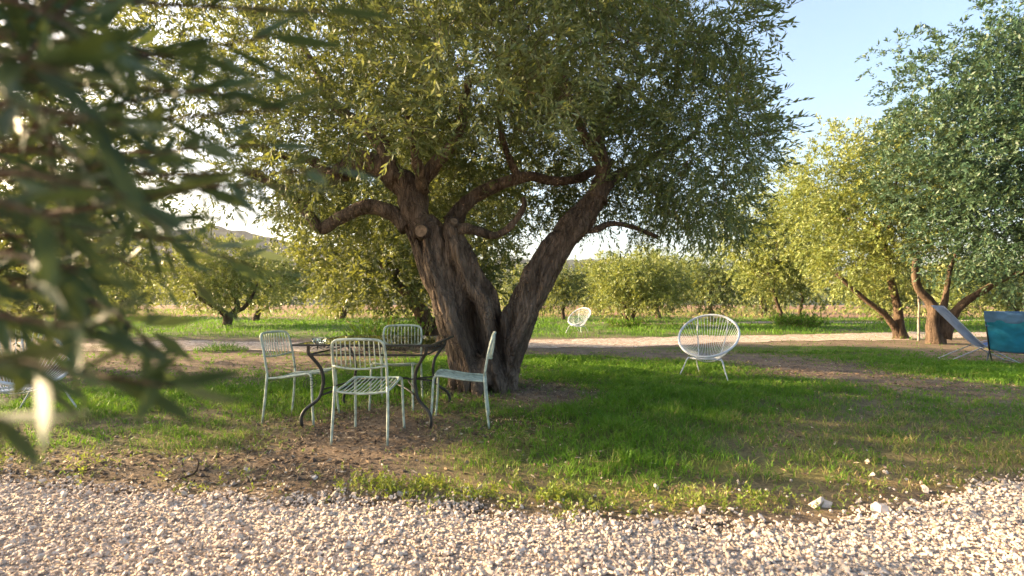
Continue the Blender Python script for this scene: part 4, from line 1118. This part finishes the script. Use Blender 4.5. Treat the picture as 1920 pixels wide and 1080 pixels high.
sling_chair('bright blue sling chair seen from behind at the right edge', (8.55, 8.75, zz(8.55, 8.75)), R(42), DARKTUBE, F_TEAL, F_NAVY).scale = (1, 1, .9)

# thin wooden stake between the two trunks on the right
px_ = 1722; d = 15.2; xx = (px_ - 960) / 960 * d; bz = float(ground_h(xx, d))
st = limb_geo([(0, 0, -.1), (.02, 0, .9), (-.01, 0, 2.0)], .036, .026, 5, 12, 8, .1)
st = st.obj('wooden_stake', mat_paint('weathered_stake', (.22, .19, .155), .9, var=.3, scale=8), loc=(xx, d, bz)); tag(st, 'thin pale wooden stake between the two trunks on the right', 'stake')
# fallen stick by the gravel
d = 3.1; xx = (350 - 960) / 960 * d; bz = float(ground_h(xx, d)) + .012
root = empty('fallen_twig', (xx, d, bz)); tag(root, 'bent dry twig lying on the soil by the gravel edge', 'twig')
limb_geo([(-.06, -.02, 0), (.0, .0, .012), (.035, .03, .03), (.03, .07, .075), (-.02, .11, .10)], .009, .003, 2, 14, 6).obj('stick', BARK_FAR, root)
limb_geo([(.03, .02, .02), (.08, .0, .012), (.13, .02, .004)], .005, .002, 4, 8, 5).obj('side_shoot', BARK_FAR, root)

# ------------------------------------------------------------------ the close olive whose branches hang in from the left
def near_olive():
    bx, by = -2.75, 0.35; bz = float(ground_h(bx, by))
    root = empty('olive_tree', (bx, by, bz)); tag(root, 'nearest olive, its blurred leafy branches hanging in from the left', 'tree', 'olive trees of the grove')
    B = np.array([bx, by, bz])
    g = limb_geo([(0, 0, -.1), (.05, .0, .7), (-.05, .05, 1.3)], .17, .11, 1, 14, 12); g.obj('trunk', BARK_FAR, root)
    # leaf meshes: slim, pointed, folded along the midrib
    meshes = []
    for v in range(4):
        nseg = 7; V = []
        for k in range(nseg + 1):
            t = k / nseg; w = .0068 * math.sin(math.pi * min(1, t * .93 + .06)) ** .8 * (1 if k < nseg else .05)
            curve = (-.010 + .006 * v) * t * t
            V += [(t * .066, -w, curve + .0016), (t * .066, 0, curve), (t * .066, w, curve + .0016)]
        F = []
        for k in range(nseg):
            a = k * 3; F += [(a, a + 1, a + 4, a + 3), (a + 1, a + 2, a + 5, a + 4)]
        meshes.append([make_mesh('leaf', V, np.array(F), LEAF_NEAR, True, {'tint': np.full(len(V), tv)}) for tv in (.1, .35, .55, .75, .93)])
    twigs = [  # root, middle and tip of each hanging spray
        ((-350, 330, .85), (200, 330, .62), (610, 322, .47)), ((-350, 250, .75), (150, 235, .58), (520, 215, .50)), ((-300, 150, .7), (200, 110, .58), (500, 70, .52)),
        ((-300, 60, .7), (60, 70, .52), (330, 110, .46)), ((-350, 420, .75), (50, 400, .52), (420, 345, .43)), ((-300, 200, .55), (-20, 190, .40), (200, 235, .33)),
        ((-350, 520, .8), (100, 550, .56), (330, 690, .43)), ((-350, 560, .7), (20, 600, .46), (190, 620, .39)), ((-350, 660, .75), (30, 680, .5), (320, 715, .40)),
        ((-350, 480, .6), (-20, 480, .44), (150, 520, .37)), ((-300, 330, .6), (0, 320, .42), (280, 380, .36)),
        ((-300, -20, .8), (200, 0, .62), (610, 15, .52)), ((-300, 260, 1.0), (150, 280, .82), (500, 270, .72)), ((-300, 430, .9), (20, 450, .7), (190, 440, .6)),
        ((-300, -60, .6), (0, -10, .46), (170, 60, .40)), ((-350, 120, .8), (60, 160, .62), (430, 180, .52)), ((-300, 640, .55), (-40, 670, .38), (110, 690, .31)),
        ((-350, 380, .5), (-80, 370, .38), (120, 420, .31)), ((-300, 100, .45), (-60, 100, .34), (110, 140, .29)), ((-300, 820, .6), (-120, 790, .4), (-20, 800, .31)),
        ((-350, 300, .9), (100, 350, .72), (540, 345, .58)),
    ]
    nleaf = 0
    for k, P in enumerate(twigs):
        W = np.array([pix(*p) for p in P]) - B
        S = wob(smooth_path(W, 20), .012, k * 1.7)
        tw = Geo().tube(S, np.linspace(.0042, .0012, 20), 6).obj('branch', BARK_FAR, root)
        T = nrm(np.gradient(S, axis=0))
        ln = np.linalg.norm(S[-1] - S[0])
        visible = np.linspace(.30, 1.0, 14)
        for q_, u in enumerate(visible):
            if nleaf >= 300: break
            f = u * 19; i = min(int(f), 18); p = S[i] + (S[i + 1] - S[i]) * (f - i); t = T[i]
            sd = nrm(np.cross(t, rng.normal(size=3)))
            d = nrm(t * rng.uniform(.75, 1.1) + sd * rng.uniform(.25, .65) * (.2 if u > .99 else 1) + np.array([0, 0, -.12]))
            xax = Vector(d); up = Vector(nrm(np.array([0, 0, 1.0]) + rng.normal(scale=.5, size=3)))
            yax = up.cross(xax).normalized(); zax = xax.cross(yax)
            from mathutils import Matrix
            M = Matrix((xax, yax, zax)).transposed()
            s = rng.uniform(.75, 1.2)
            o = add('leaf', meshes[rng.integers(4)][rng.choice(5, p=(.34, .36, .22, .08, .0))], tw, tuple(p), M.to_euler(), (s * rng.uniform(1.0, 1.3), s * rng.uniform(.65, .95), s))
            nleaf += 1
    # fuller crown behind and above the hanging sprays
    n0 = 190
    px = rng.uniform(-500, 330, n0); py = rng.uniform(-250, 480, n0); dd = rng.uniform(.45, .85, n0)
    keep = (px < 150 - .25 * np.abs(py - 250))
    o = np.stack([(px - 960) / 960 * dd, dd, CAM_H - (py - 570) / 960 * dd], 1)[keep]
    d = nrm(np.c_[rng.uniform(.2, 1, len(o)), rng.normal(scale=.5, size=len(o)), rng.normal(scale=.5, size=len(o))])
    n1 = 12
    qx = rng.uniform(-300, -60, n1); qy = rng.uniform(520, 670, n1); qd = rng.uniform(.5, .75, n1)
    o = np.vstack([o, np.stack([(qx - 960) / 960 * qd, qd, CAM_H - (qy - 570) / 960 * qd], 1)])
    d = np.vstack([d, nrm(np.c_[rng.uniform(.5, 1, n1), rng.normal(scale=.4, size=n1), rng.normal(loc=.1, scale=.2, size=n1)])])
    bl = make_blobs((-2.6, .5, 2.5), (1.25, 1.0, 1.1), 14, .5, 1.5)
    p2, d2, _ = crown_twigs(bl, 900)
    o = np.vstack([o, p2]); d = np.vstack([d, d2])
    V, F, T, (oo, d_, LL) = foliage(o, d, 12, .22, .062, .0125, rng.uniform(.1, .6, len(o)), droop=.2, spread=.7)
    c = obj('crown', V - B, F, LEAF_NEAR, root, attr={'tint': T}); c['kind'] = 'stuff'
    V, F = twig_mesh(oo, d_, LL, .2, .0016); s = obj('twigs', V - B, F, BARK_FAR, root); s['kind'] = 'stuff'
    for q_ in ((.8, .3, 1.55), (.6, .5, 1.9), (-.3, .2, 2.4), (.3, -.3, 2.6), (1.2, .45, 1.2)):
        limb_geo([(-.05, .05, 1.28), (q_[0] * .5, q_[1] * .5, 1.3 + (q_[2] - 1.3) * .6), q_], .05, .012, q_[0], 10, 7).obj('limb', BARK_FAR, root)
near_olive()

# ------------------------------------------------------------------ haze over the whole grove
HAZE = True
if HAZE:
    V, F = box(-1300, 1300, -80, 1300, -3, 175)
    hm, n, l = new_mat('thin_haze')
    pv = n.new('ShaderNodeVolumePrincipled'); pv.inputs['Color'].default_value = (.86, .91, 1, 1); pv.inputs['Density'].default_value = .00012
    pv.inputs['Anisotropy'].default_value = .2
    o = n.new('ShaderNodeOutputMaterial'); l.new(pv.outputs[0], o.inputs['Volume'])
    hz = obj('haze', V, F, hm); tag(hz, 'thin warm evening haze over the whole grove', 'haze', kind='stuff')
print('TRIS', sum(sum(len(p.vertices) - 2 for p in m.polygons) if len(m.polygons) < 3000 else (len(m.loops) - 2 * len(m.polygons)) for m in bpy.data.meshes))
print('grass', N_GRASS, 'stones', N_STONE)
